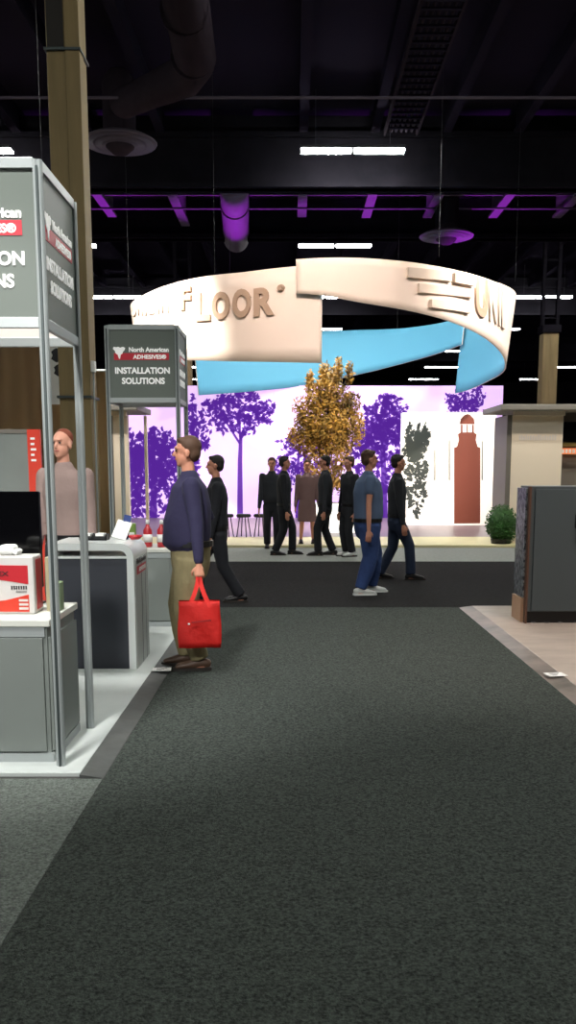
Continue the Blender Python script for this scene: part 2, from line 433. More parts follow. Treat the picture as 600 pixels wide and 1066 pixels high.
tag(obj('booth_platform', B(-12, 16, 18.3, 20.6, 0, .05, .004), 'cream_floor'), 'brightly lit cream edge floor of the ring booth', 'platform')
tag(obj('booth_platform', B(-12, 16, 20.605, 31, 0, .05, .004), 'wood_floor'), 'mauve grey plank floor of the ring booth beneath the backdrop', 'platform')


def floor_label(p, rz, lab):
    t = thing('floor_label', lab, 'label', p, rz)
    obj('card', B(-.075, .075, -.06, .06, 0, .002), 'paper', t)
    bm = bmesh.new()
    for k in range(3): box(bm, -.04, .04 - .02 * k, .025 - .03 * k, .035 - .03 * k, .002, .003)
    obj('print', bm, 'ink', t)


floor_label((-1.04, 6.93, .026), .1, 'small white label stuck to the floor edge beside the brown shoes')
floor_label((2.03, 6.74, .029), .15, 'small white label stuck on the bronze floor edge at the right')


# ------------------------------------------------------------------ sign towers
CONT = [(-.5, .35), (-.42, .5), (-.2, .46), (-.05, .5), (.1, .42), (.3, .5), (.5, .42), (.42, .2), (.3, .12), (.26, -.05), (.12, -.12), (.1, -.3), (.02, -.5), (-.06, -.36), (-.1, -.15), (-.28, -.02), (-.34, .18)]


def sign_face(par, W, z0, z1, M4):
    H = z1 - z0
    fx = lambda u: -W / 2 + u * W
    fz = lambda v: z1 - v * H
    p = obj('sign_panel', None or box_t(-W / 2, W / 2, 0, .012, z0, z1, M4), 'sign_grey', par)
    def bt(name, u0, u1, v0, v1, m, dep):
        obj(name, box_t(fx(u0), fx(u1), -dep, 0, fz(v1), fz(v0), M4), m, p)
    bt('logo_bar', .07, .91, .335, .435, 'red', .003)
    bm = bmesh.new(); prism(bm, [(fx(.15) + x * .19 * W, fz(.335) + z * .18 * H) for x, z in CONT], .003, M4 @ Matrix.Translation((0, -.006, 0)))
    obj('continent_emblem', bm, 'lettering', p)
    text('brand_lettering', 'North American', 'lettering', p, fx(.3), fx(.91), fz(.32), fz(.25), .004, M4, .04)
    text('brand_lettering', 'ADHESIVES\u00ae', 'lettering', p, fx(.36), fx(.87), fz(.42), fz(.355), .005, M4, .035)
    text('headline_lettering', 'INSTALLATION', 'lettering', p, fx(.08), fx(.92), fz(.635), fz(.54), .004, M4, .035)
    text('headline_lettering', 'SOLUTIONS', 'lettering', p, fx(.18), fx(.84), fz(.785), fz(.69), .004, M4, .035)
    # pale back
    obj('panel_back', box_t(-W / 2, W / 2, .012, .016, z0, z1, M4), 'panel_white', p)


def box_t(x0, x1, y0, y1, z0, z1, M4):
    bm = B(x0, x1, y0, y1, z0, z1); bmesh.ops.transform(bm, matrix=M4, verts=bm.verts); return bm


def post_bm(x, y, z1):
    bm = bmesh.new(); n = 16; r = .026
    prof = []
    for k in range(n):
        a = 2 * PI * k / n + PI / 16; rr = r * (.72 if k % 4 == 0 else 1.0); prof.append((x + rr * math.cos(a), y + rr * math.sin(a)))
    a = [bm.verts.new((u, v, 0)) for u, v in prof]; b = [bm.verts.new((u, v, z1)) for u, v in prof]
    bm.faces.new(a[::-1]); bm.faces.new(b)
    for k in range(n): bm.faces.new((a[k], a[(k + 1) % n], b[(k + 1) % n], b[k]))
    return bm


def make_tower(lab, loc):
    W, D, z0, z1 = .74, .70, 2.30, 3.03            # origin: front right post base; extends to -x and +y
    t = thing('sign_tower', lab, 'sign tower', loc, 0, 'silver framed sign towers')
    for x in (0, -W):
        for y in (0, D): obj('post', post_bm(x, y, z1 + .03), 'alu', t)
    for x in (0, -W):                                # dark groove strip in each front post
        obj('groove', B(x - .006, x + .006, -.0275, -.02, 0, z1), 'alu_dark', t)
    for z in (z0 - .03, z1 - .01):
        for y in (0, D): obj('rail', B(-W + .02, -.02, y - .014, y + .014, z, z + .052, .003), 'alu', t)
        for x in (0, -W): obj('rail', B(x - .014, x + .014, .02, D - .02, z, z + .052, .003), 'alu', t)
    w = W - .05; e = D - .05
    c = Matrix.Translation
    sign_face(t, w, z0 + .01, z1 - .01, c((-W / 2, -.004, 0)))
    sign_face(t, e, z0 + .01, z1 - .01, c((.004, D / 2, 0)) @ Matrix.Rotation(PI / 2, 4, 'Z'))
    obj('back_panel', B(-W + .025, -.025, D - .006, D + .006, z0, z1), 'panel_white', t)
    obj('back_panel', B(-W - .006, -W + .006, .025, D - .025, z0, z1), 'panel_white', t)
    return t


tower = make_tower('tall near sign tower at the left frame edge standing at the grey cabinet', (-1.245, 4.62, .025))
t2 = copy_tree(tower); t2.location = (-1.222, 9.72, .025)
tag(t2, 'farther sign tower left of the ring, showing its whole INSTALLATION SOLUTIONS front')


# ------------------------------------------------------------------ left booth furniture
def cabinet(name, lab, x0, x1, y0, y1, z0, h, npan, wide):
    t = thing(name, lab, 'cabinet', (x1, y0, z0))
    W = x1 - x0; D = y1 - y0
    obj('body', B(-W + .02, -.02, .02, D - .02, 0, h - .04), 'cab_grey', t)
    obj('countertop', B(-W, 0, 0, D, h - .04, h, .006), 'cab_top', t)
    for k in range(npan):
        a = -W + .03 + k * (W - .06) / npan; b = a + (W - .06) / npan
        obj('front_panel', B(a + .012, b - .012, .004, .019, .06, h - .1, .002), 'cab_grey', t)
        obj('front_rail', B(a, b, .008, .02, h - .095, h - .042), 'alu', t)
    obj('side_panel', B(-.019, -.003, .03, D - .03, .06, h - .1, .002), 'cab_grey', t)
    obj('bottom_rail', B(-W + .02, -.006, .008, .02, 0, .05), 'alu', t)
    obj('bottom_rail', B(-.02, -.006, .02, D - .02, 0, .05), 'alu', t)
    return t


cabinet('display_cabinet', 'low grey display cabinet with cream top inside the near tower', -3.3, -1.29, 4.66, 5.29, .025, .785, 2, 1)
cabinet('display_cabinet', 'grey cabinet with pale top just behind the man with the red bag', -3.0, -1.19, 8.87, 9.5, .025, .79, 3, 1)

# flooring carton (shrink wrapped) on the near cabinet
zc = .811
p0 = gr(36, 641, zc)
cy0 = 4.84; cxr = at(35, 600, cy0).x; ch = at(35, 579, cy0).z - zc; cw = .56; cd = .16
t = thing('adhesive_carton', 'red and white printed shrink wrapped carton standing on the near cabinet', 'carton', (cxr, cy0, zc))
obj('box', B(-cw, 0, 0, cd, 0, ch, .008), 'carton_white', t)
def poly(name, pts, m, par, dep=.002, M4=None):
    bm = bmesh.new(); prism(bm, pts, dep, (M4 or Matrix()) @ Matrix.Translation((0, -dep, 0))); return obj(name, bm, m, par)
poly('red_band', [(-cw + .01, ch * .86), (-.03, ch * .84), (-.03, ch * .52), (-.2, ch * .60), (-cw + .01, ch * .66)], 'carton_red', t)
poly('red_band', [(-cw + .01, ch * .05), (-.03, ch * .04), (-.03, ch * .34), (-.16, ch * .24), (-cw + .01, ch * .12)], 'carton_orange', t)
bm = box_t(-.012, cd - .02, -.002, 0, .02, ch * .9, Matrix.Translation((0, 0, 0)) @ Matrix.Rotation(PI / 2, 4, 'Z'))
obj('side_band', B(-.001, .003, .045, cd - .01, .02, ch * .93), 'carton_red', t)
text('lettering', 'REX', 'ink', t, -.225, -.135, ch * .66, ch * .74, .004)
text('lettering', 'Chemrex', 'ink', t, -.125, -.035, ch * .42, ch * .49, .003) if False else None
bm = bmesh.new()
for k in range(7): box(bm, -.125 + .013 * k, -.117 + .013 * k, -.003, 0, ch * .43, ch * .49)
box(bm, -.1, -.04, -.003, 0, ch * .385, ch * .395)
obj('small_print', bm, 'ink', t)
bm = bmesh.new()
for k in range(3): box(bm, -.085, -.035, -.004, 0, ch * (.08 + .07 * k), ch * (.12 + .07 * k))
obj('label_lines', bm, 'carton_white', t)
# sample packs behind the carton
t = thing('sample_stack', 'beige and green sample packets standing between carton and tower post', 'sample pack', (cxr + .035, cy0 + .1, zc))
obj('packet', B(0, .045, 0, .1, 0, ch * .95, .004), 'beige', t)
obj('packet', B(.046, .075, .01, .1, 0, ch * .5, .004), 'sage', t)
# monitor and white plastic bag behind the carton
my = 5.2
a = at(-14, 590, my - .1); b = at(36, 512, my - .1)
t = thing('monitor', 'black flat monitor standing on the near cabinet behind the carton', 'monitor', ((a.x + b.x) / 2, my, zc))
hw = (b.x - a.x) / 2
obj('screen', B(-hw, hw, -.02, .02, .1, b.z - zc, .008), 'screen', t)
obj('stand', B(-.05, .05, -.01, .03, .012, .2, .005), 'black', t); obj('foot', B(-.14, .14, -.08, .07, 0, .014, .004), 'black', t)
wx = at(10, 577, 4.91).x
t = thing('paper_pack', 'small glossy white folded pack lying on top of the red carton', 'pack', (wx, 4.91, zc + ch + .002))
bm = bmesh.new(); box(bm, -.05, .035, -.04, .06, 0, .055, .018, 3); obj('pack_body', bm, 'paper', t, True)
obj('flap', B(.03, .055, -.035, .055, 0, .03, .006, rot=Matrix.Rotation(.5, 3, 'Y')), 'paper', t)

# white rounded counter with slate front
X0, X1, Y0, Y1, H = -1.90, -1.24, 6.93, 7.58, 1.0
t = thing('reception_counter', 'white rounded waterfall counter with dark slate front panel', 'counter', (X1, Y0, .025))
W = X1 - X0; D = Y1 - Y0
def waterfall(out):
    pts = []; R = .11; th = .055
    o_ = [(-W, H)] + [(-R + R * math.sin(a), H - R + R * math.cos(a)) for a in [k * PI / 16 for k in range(9)]] + [(0, 0)]
    r = R - th
    i_ = [(-th, 0)] + [(-R + r * math.sin(a), H - R + r * math.cos(a)) for a in [PI / 2 - k * PI / 16 for k in range(9)]] + [(-W, H - th)]
    return o_ + i_
bm = bmesh.new(); pts = waterfall(0); n = len(pts) // 2
for k in range(n - 1):
    quad = [pts[k], pts[k + 1], pts[-2 - k], pts[-1 - k]]
    prism(bm, quad, D)
bmesh.ops.remove_doubles(bm, verts=bm.verts, dist=.0005)
obj('waterfall_top', bm, 'counter_white', t)
obj('left_leg', B(-W, -W + .055, .02, D, 0, H - .056), 'counter_white', t)
obj('front_panel', B(-W + .056, -.057, .03, .05, .0, H - .12), 'slate', t)
obj('shelf', B(-W + .056, -.057, .01, D - .02, H - .118, H - .1), 'counter_white', t)
sp = obj('side_panel', B(0, .006, .03, D - .03, 0, H - .13), 'counter_side', t)
bm = bmesh.new()
for y in (.3, .48): box(bm, .005, .0075, y, y + .012, 0, H - .13)
obj('seam', bm, 'alu_dark', sp)
Ms = Matrix.Translation((.007, D * .45, 0)) @ Matrix.Rotation(PI / 2, 4, 'Z')
text('lettering', 'North American', 'ink', t, -.20, .22, .83, .87, .003, Ms, .02)
obj('logo_bar', box_t(-.2, .22, -.002, 0, .745, .81, Ms), 'red', t)
text('lettering', 'ADHESIVES', 'paper', t, -.12, .2, .76, .795, .004, Ms, .02)
# things on the counter
zt = .025 + H
t = thing('card_tray', 'black tray holding white cards on the white counter', 'tray', (-1.62, 7.3, zt))
bm = bmesh.new(); box(bm, -.11, .11, -.07, .07, 0, .012); box(bm, -.11, .11, -.07, -.062, 0, .035); box(bm, -.11, .11, .062, .07, 0, .05); box(bm, -.11, -.102, -.07, .07, 0, .05); box(bm, .102, .11, -.07, .07, 0, .05); box(bm, -.004, .004, -.07, .07, 0, .05)
obj('tray', bm, 'black', t)
for x in (-.06, .05): obj('cards', B(x - .035, x + .035, -.05, .05, .013, .055, .004), 'paper', t)
t = thing('brochure_stand', 'white folded brochure stand with blue card on the white counter', 'brochure stand', (-1.40, 7.32, zt))
obj('stand', B(-.06, .06, -.006, .006, .0, .16, rot=Matrix.Rotation(-.5, 3, 'X') @ Matrix.Rotation(.3, 3, 'Y')), 'paper', t)
obj('card', B(.0, .06, .03, .038, 0, .2, rot=Matrix.Rotation(.18, 3, 'Y')), 'blue', t)
t = thing('sample_dish', 'small dark red dish near the rounded end of the white counter', 'dish', (-1.30, 7.36, zt))
obj('dish', lathe(bmesh.new(), [(.035, 0), (.055, .02), (.06, .035), (.05, .033), (.03, .012)], 16), 'carton_red', t, True)
z3 = .816
for x, lab in ((-1.47, 'red bottle with white cap on the rear grey cabinet, left of the pair'), (-1.33, 'red bottle with white cap on the rear grey cabinet, right of the pair')):
    t = thing('adhesive_bottle', lab, 'bottle', (x, 9.05, z3), 0, 'red bottles on the rear cabinet')
    obj('bottle', lathe(bmesh.new(), [(.04, 0), (.045, .01), (.045, .17), (.02, .21), (.016, .23)], 18), 'carton_red', t, True)
    obj('cap', lathe(bmesh.new(), [(.02, .23), (.02, .26), (.012, .275)], 14), 'paper', t, True)
    obj('bottle_label', lathe(bmesh.new(), [(.0465, .05), (.0465, .13)], 18), 'paper', t, True)
t = thing('trowel_display', 'green pack standing on the rear grey cabinet beside the red bottles', 'pack', (-1.64, 9.05, z3))
obj('pack', B(-.05, .05, -.03, .03, 0, .24, .01), 'green', t); obj('pack_label', B(-.04, .04, -.033, -.03, .06, .15), 'paper', t)

# ------------------------------------------------------------------ left background
def drape(name, lab, x0, x1, y, z1, m, amp=.07, pitch=.24):
    bm = bmesh.new(); n = int((x1 - x0) / .03); rows = []
    for r, z in enumerate((0.03, z1 * .5, z1)):
        row = []
        for k in range(n + 1):
            x = x0 + (x1 - x0) * k / n
            yy = y + amp * math.sin(2 * PI * x / pitch + .6 * math.sin(x * 3.1)) * (1 - .25 * r) + .02 * math.sin(9 * x + r)
            row.append(bm.verts.new((x, yy, z)))
        rows.append(row)
    for a, b in zip(rows, rows[1:]):
        for k in range(n): bm.faces.new((a[k], a[k + 1], b[k + 1], b[k]))
    bmesh.ops.solidify(bm, geom=bm.faces[:], thickness=.006)
    t = thing(name, lab, 'curtain', (0, 0, 0))
    obj('fabric', bm, m, t, True)
    obj('top_pipe', tube(bmesh.new(), [((x0, y, z1 + .01), .025), ((x1, y, z1 + .01), .025)], 10), 'alu', t, True)
    for x in (x0, x1): obj('upright', tube(bmesh.new(), [((x, y + .12, 0.02), .025), ((x, y + .12, z1), .025)], 10), 'alu', t, True)


drape('pleated_curtain', 'tall brown pleated curtain seen through the near tower', -6.4, -3.2, 13.2, 4.4, 'drape', .1, .5)
drape('pleated_curtain', 'tan pleated curtain just right of the big column', -4.3, -3.5, 17.3, 3.42, 'drape_tan', .07, .3)
0 and drape('pleated_curtain', 'tall black curtain behind the tan curtain and column', -8.5, -3.5, 18.0, 4.6, 'drape_black', .07, .4)

# big tan column
cyc = 12.0; ca = at(61, 350, cyc).x; cb = at(93.5, 350, cyc).x
t = thing('building_column', 'tall tan building column rising to the ceiling behind the near tower', 'column', ((ca + cb) / 2 - .03, cyc + .25, 0))
hw = (cb - ca) / 2
bm = bmesh.new(); box(bm, -hw, hw, -.22, .22, 0, 10.6, .02)
obj('shaft', bm, 'column', t)
obj('corner_guard', B(hw * .15, hw + .015, -.24, .0, 0, 10.6, .01), 'column', t)
obj('dark_plate', B(-hw * .92, hw * .1, -.232, -.222, at(60, 50, cyc).z, 10.4), 'column_dark', t)  # dark plate on the upper left of the column front
bm = bmesh.new(); box(bm, -hw - .02, hw + .03, -.26, .23, 2.52, 2.55); obj('strap', bm, 'alu_dark', t)
bm = bmesh.new(); box(bm, -hw - .02, hw + .03, -.26, .23, 6.75, 6.78); obj('strap', bm, 'alu_dark', t)
obj('electrical_box', B(hw + .016, hw + .07, -.2, -.1, 2.86, 3.0, .005), 'paper', t)
obj('conduit', tube(bmesh.new(), [((hw + .04, -.15, 0), .012), ((hw + .04, -.15, 2.86), .012)], 8), 'alu', t, True)
# far columns
for px, lab, py0 in ((570, 'distant tan column behind the right booth canopy', 350), (192, 'distant tan column seen above the farther sign tower', 300)):
    Y = 35.0; c = at(px, 400, Y)
    t = thing('building_column', lab, 'column', (c.x, Y, 0))
    obj('shaft', B(-.29, .29, -.29, .29, 0, 6.65, .02), 'column', t)
    obj('corner_strip', B(-.03, .03, -.31, -.28, 0, 6.65), 'column', t)
    obj('capital', B(-.36, .36, -.36, .36, 6.65, 6.95, .03), 'girder', t)
    bm = bmesh.new(); box(bm, -.34, -.22, -.1, .1, 6.95, 10.6); box(bm, .22, .34, -.1, .1, 6.95, 10.6)
    for k in range(5): box(bm, -.3, .3, -.05, .05, 7.2 + .7 * k, 7.27 + .7 * k)
    obj('hanger_frame', bm, 'girder', t)

# hanging poster behind the column
Y = 12.9; a = at(51.5, 421, Y); b = at(68, 350, Y)
t = thing('hanging_poster', 'white hanging poster with dark figures partly hidden by the tan column', 'poster', ((a.x + b.x) / 2, Y, a.z))
hw = (b.x - a.x) / 2; hh = b.z - a.z
obj('board', B(-hw, hw, -.01, .01, 0, hh + .25), 'paper', t)
for (u, v, r) in ((.0, .72, .07), (.02, .5, .06)):
    bm = bmesh.new(); prism(bm, [(u + r * (1 + .3 * math.sin(3 * k)) * math.cos(k * PI / 6), hh * v + r * 1.4 * math.sin(k * PI / 6)) for k in range(12)], .004, Matrix.Translation((0, -.016, 0)))
    obj('printed_figure', bm, 'ink', t)
for x in (-hw * .8, hw * .8): obj('hanging_cord', tube(bmesh.new(), [((x, 0, hh + .24), .004), ((x, 0, 10.6 - a.z), .004)], 5), 'black', t)
# grey partition and red carton display seen left of the near tower post
Y = 8.7; a = at(-25, 450, Y); b = at(31, 447, Y)
t = thing('partition_panel', 'low grey partition panel in front of the brown curtain', 'partition', (b.x, Y, .0))
obj('panel', B(a.x - b.x, 0, -.02, .02, .03, b.z - .04), 'cab_grey', t); obj('top_rail', B(a.x - b.x, 0, -.03, .03, b.z - .04, b.z, .004), 'taupe', t)
obj('end_post', B(-.02, .02, -.03, .03, .03, b.z), 'alu', t)
Y = 8.5; a = at(31.5, 515, Y); b = at(42, 447, Y)
t = thing('red_banner', 'narrow red upright display with white print left of the near tower post', 'banner', ((a.x + b.x) / 2, Y, .025))
hw = (b.x - a.x) / 2
obj('banner_board', B(-hw, hw, -.02, .02, .03, b.z - .025), 'carton_orange', t); obj('foot', B(-.09, .09, -.12, .12, 0, .03, .005), 'alu', t)
bm = bmesh.new()
for k in range(5): box(bm, -hw * .5, hw * .5 * random.random(), -.024, -.02, b.z - .12 - .05 * k, b.z - .1 - .05 * k)
obj('print_lines', bm, 'paper', t)

# ------------------------------------------------------------------ hanging ring
RC = Vector((.68, 24.0)); RR = 4.88


CONE = .11
rad = lambda R, z: R + CONE * (z - 6.2)


def ring_hit(px, py, back=False, R=RR):
    Q = R
    for _ in range(5):
        th, z = ring_hit0(px, py, back, Q); Q = rad(R, z)
    return th, z


def ring_hit0(px, py, back=False, R=RR):
    r = ray(px, py); dx, dy = r.x, r.y
    a = dx * dx + dy * dy; b = -2 * (dx * RC.x + dy * RC.y); c = RC.length_squared - R * R
    disc = b * b - 4 * a * c
    t = (-b + (1 if back else -1) * math.sqrt(max(0, disc))) / (2 * a)
    x, y, z = dx * t, dy * t, EYE + r.z * t
    th = math.atan2(x - RC.x, -(y - RC.y)); return th, z


def interp(tab, th):
    tab = sorted(tab)
    if th <= tab[0][0]: return tab[0][1]
    for (a, u), (b, v) in zip(tab, tab[1:]):
        if th <= b:
            k = (th - a) / (b - a); return u + (v - u) * k
    return tab[-1][1]


def smooth_tab(tab, th, w=.06):
    return sum(interp(tab, th + d) for d in (-w, -w / 2, 0, w / 2, w)) / 5


def ribbon(par, top, bot, th0, th1, R=RR, n=90):
    th_ = .03
    mo, mi = bmesh.new(), bmesh.new()
    cols = []
    bm = bmesh.new()
    rows = 6
    O, I = [], []
    for k in range(n + 1):
        th = th0 + (th1 - th0) * k / n; zt, zb = smooth_tab(top, th), smooth_tab(bot, th)
        s, c = math.sin(th), -math.cos(th)
        zz = [zb + (zt - zb) * j / rows for j in range(rows + 1)]
        O.append([bm.verts.new((RC.x + rad(R, z) * s, RC.y + rad(R, z) * c, z)) for z in zz])
        I.append([bm.verts.new((RC.x + (rad(R, z) - th_) * s, RC.y + (rad(R, z) - th_) * c, z)) for z in zz])
    for k in range(n):
        for j in range(rows):
            bm.faces.new((O[k][j], O[k + 1][j], O[k + 1][j + 1], O[k][j + 1])).material_index = 0
            bm.faces.new((I[k][j], I[k][j + 1], I[k + 1][j + 1], I[k + 1][j])).material_index = 1
        bm.faces.new((O[k][0], I[k][0], I[k + 1][0], O[k + 1][0])); bm.faces.new((O[k][-1], O[k + 1][-1], I[k + 1][-1], I[k][-1]))
    for k in (0, n):
        for j in range(rows): bm.faces.new((O[k][j], O[k][j + 1], I[k][j + 1], I[k][j]))
    return obj('fabric_band', bm, ['ring_out', 'ring_in'], par, True)


mo_pts = lambda L, back=False, R=RR: [ring_hit(x, y, back, R) for x, y in L]
ring = thing('hanging_ring_sign', 'huge round hanging fabric ring, cream outside and blue inside, over the far booth', 'hanging sign', (0, 0, 0))
# front left band
topA = mo_pts([(336, 275), (310, 277), (280, 280), (250, 284), (225, 286), (200, 290), (180, 295), (160, 302), (145, 310), (136, 317)])
botA = mo_pts([(336, 378), (300, 377), (270, 376.5), (235, 376), (203, 375), (170, 376), (150, 378), (140, 382)])
tl = topA[-1][1]; topA += [(-1.6, tl + .02), (-1.9, tl - .05), (-2.3, tl - .2)]
bl = botA[-1][1]; botA += [(-1.6, bl - .0), (-1.9, bl + .2), (-2.3, bl + .5)]
thA = ring_hit(335.5, 330)[0]
ribbon(ring, topA, botA, -1.75, thA)
# back band (inner face seen)
topC = mo_pts([(201, 352), (260, 350), (335, 345), (375, 343.5), (420, 342), (450, 338), (470, 334), (485, 330)], True)
botC = mo_pts([(201, 412), (250, 408.5), (300, 404), (335, 398), (375, 389.5), (425, 377), (460, 367), (485, 357)], True)
fix = lambda T: [(a if a >= 0 else a + 2 * PI, z) for a, z in T]
topC, botC = fix(topC), fix(botC)
cs = sorted(a for a, z in topC)
ribbon(ring, topC, botC, cs[0], cs[-1])
# front right band, slightly in front
RB = RR + .12
topB = mo_pts([(308, 270), (330, 268.5), (370, 268), (400, 270), (430, 273), (470, 280), (500, 288), (515, 293)], False, RB)
botB = mo_pts([(308, 305), (335, 307), (375, 315), (425, 323), (465, 333), (500, 348), (515, 359)], False, RB)
zt = topB[-1][1]
eB = [ring_hit(510, 396, True, RB), ring_hit(480, 409, True, RB)]
sT = ring_hit(536, 303, False, RB); sB = ring_hit(528.5, 382, False, RB)
topB += [sT, (1.9, sT[1] + .1), (eB[1][0], sT[1] + .1)]
botB += [ring_hit(524, 369, False, RB), sB] + [(a, z) for a, z in eB]
th0B = ring_hit(308.5, 290, False, RB)[0]; th1B = ring_hit(479, 370, True, RB)[0]
ribbon(ring, topB, botB, th0B, th1B, RB)


def ring_letter(ch, x0, x1, yt0, yt1, yb0, yb1, m='ring_letter', R=RR, dep=.045, fat=.04, name='letter'):
    """letter fitted between pixel columns x0..x1; tops yt0..yt1 and bottoms yb0..yb1"""
    bm = glyphs(ch, .5, fat) if ch else B(0, 1, 0, 1, -.5, .5)
    xs = [v.co.x for v in bm.verts]; ys = [v.co.y for v in bm.verts]
    a, b, c, d = min(xs), max(xs), min(ys), max(ys)
    q = [ring_hit(x0, yt0, False, R), ring_hit(x1, yt1, False, R), ring_hit(x0, yb0, False, R), ring_hit(x1, yb1, False, R)]
    for v in bm.verts:
        u = (v.co.x - a) / (b - a); w_ = (v.co.y - c) / (d - c)
        th = (q[0][0] * w_ + q[2][0] * (1 - w_)) * (1 - u) + (q[1][0] * w_ + q[3][0] * (1 - w_)) * u
        z = (q[0][1] * (1 - u) + q[1][1] * u) * w_ + (q[2][1] * (1 - u) + q[3][1] * u) * (1 - w_)
        r = rad(R, z) + (dep + .01 if v.co.z > 0 else .005)
        v.co = (RC.x + r * math.sin(th), RC.y - r * math.cos(th), z)
    o = obj(name, bm, m, ring); return o


for ch, x0, x1, a, b, c, e in [('F', 189, 200, 299, 298, 323, 323), ('L', 205, 220, 305, 304, 335, 334), ('O', 222, 240, 305, 303, 334, 332),
                               ('O', 243, 262, 302, 300, 332, 330), ('R', 265, 286, 301, 298, 330, 328), ('\u00ae', 289, 297, 297, 296, 304, 303)]:
    ring_letter(ch, x0, x1, a, b, c, e)
for ch, x0, x1, a, b, c, e in [('U', 138, 142.5, 317, 317, 329, 329), ('N', 144.5, 149, 317.5, 317, 329, 328.5), ('I', 151.5, 153, 317, 317, 328.5, 328), ('L', 156, 161, 316.5, 316, 327.5, 327),
                               ('I', 164.5, 166, 315.5, 315, 327, 326.5), ('N', 169, 176, 314.5, 314, 326, 325.5)]:
    ring_letter(ch, x0, x1, a, b, c, e, 'ring_logo', fat=.0, dep=.025)
# right side logo: stepped bars and UNILIN
for x0, x1, a, b, c, e in [(423, 467.5, 279, 283, 289.5, 293.5), (471, 491, 284.5, 289, 294.5, 298.5), (434.5, 489, 295.5, 303, 305, 310.5), (447, 487.5, 312, 318, 320.5, 326.5)]:
    ring_letter('', x0, x1, a, b, c, e, 'ring_logo', RB, .09, name='logo_bar')
for ch, x0, x1, a, b, c, e in [('U', 494, 506, 288, 292, 328, 333), ('N', 508.5, 516, 293.5, 297, 334, 338), ('I', 518, 519.5, 298, 299, 338.5, 340), ('L', 521, 524, 300, 302, 341, 343)]:
    ring_letter(ch, x0, x1, a, b, c, e, 'ring_letter' if ch in 'U' else 'ring_logo', RB)
bm = bmesh.new()
for k in ():
    a = -1.6 + k * .52; z = 5.9 if a < thA else 6.3
    if -1.6 <= a: tube(bm, [((RC.x + (RR - .02) * math.sin(a), RC.y - (RR - .02) * math.cos(a), z), .006), ((RC.x + 3 * math.sin(a), RC.y - 3 * math.cos(a), 10.6), .006)], 5)
bm.free()
for a, z, R_ in ((-1.5, 6.0, RR), (-.5, 5.7, RR), (.5, 6.0, RB), (1.5, 6.3, RB), (2.6, 5.2, RR), (3.7, 5.2, RR)):
    p = V3 = Vector((RC.x + (R_ - .015) * math.sin(a), RC.y - (R_ - .015) * math.cos(a), 0))
    obj('hanging_cable', tube(bmesh.new(), [((p.x, p.y, z), .004), ((p.x, p.y, 10.6), .004)], 5), 'black', ring)

# ------------------------------------------------------------------ ring booth: backdrop
def leaf_print(bm, items, y=0, size=.12, rnd=random):
    for (cx, cz, rx, rz, n) in items:
        for _ in range(n):
            a = rnd.random() * 2 * PI; q = rnd.random() ** .55
            if math.sin(cx * 9 + 5 * math.cos(a * 3) + q * 6 + _ % 7) > .55: continue
            x = cx + rx * q * math.cos(a) * (1 + .18 * math.sin(5 * a + cx)); z = cz + rz * q * math.sin(a) * (1 + .18 * math.sin(4 * a + cz)); s = size * (.5 + rnd.random()); ang = rnd.random() * PI
            u = Vector((math.cos(ang), 0, math.sin(ang))) * s; v = Vector((-math.sin(ang), 0, math.cos(ang))) * s * .5
            p = Vector((x, y, z))
            bm.faces.new([bm.verts.new(p + d_) for d_ in (-u, -v, u, v)])


def stroke(bm, pts, w0, w1, y=0):
    n = len(pts); L = []
    for k, (x, z) in enumerate(pts):
        w_ = (w0 + (w1 - w0) * k / (n - 1)) / 2
        a = pts[max(0, k - 1)]; b = pts[min(n - 1, k + 1)]; d_ = Vector((b[0] - a[0], b[1] - a[1])).normalized()
        L.append((bm.verts.new((x - d_.y * w_, y, z + d_.x * w_)), bm.verts.new((x + d_.y * w_, y, z - d_.x * w_))))
    for p, q in zip(L, L[1:]): bm.faces.new((p[0], p[1], q[1], q[0]))


BY = 28.6
pb = lambda x, y: (lambda v: (v.x, v.z))(at(x, y, BY - .03))
back = thing('printed_backdrop', 'long glowing pink and white backdrop wall printed with violet trees', 'backdrop', (0, 0, 0))
zt = at(300, 401.5, BY).z; bx0, bx1 = at(122, 430, BY).x, at(523.5, 430, BY).x
sx = [bx0, at(285, 430, BY).x, at(405, 430, BY).x, bx1]
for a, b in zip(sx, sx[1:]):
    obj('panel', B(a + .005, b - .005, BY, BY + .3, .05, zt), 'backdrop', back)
for pts, items, sz in [
    ([(249, 520), (249, 468), (251, 448)], [(0, 0)], .1)]:
    pass


def tree_print(trunk, blobs, sz=.13, w=.35):
    sz *= .62; w *= .6
    bm = bmesh.new(); stroke(bm, [pb(*p) for p in trunk[0]], w, w * .5, BY - .02)
    for br in trunk[1:]: stroke(bm, [pb(*p) for p in br], w * .4, w * .15, BY - .02)
    items = []
    for (x, y, rx, ry, n) in blobs:
        c = pb(x, y); k = BY / 920; items.append((c[0], c[1], rx * k * 1.08, ry * k * 1.1, int(n * .95)))
    leaf_print(bm, items, BY - .02, sz)
    obj('printed_tree', bm, 'print_purple', back)


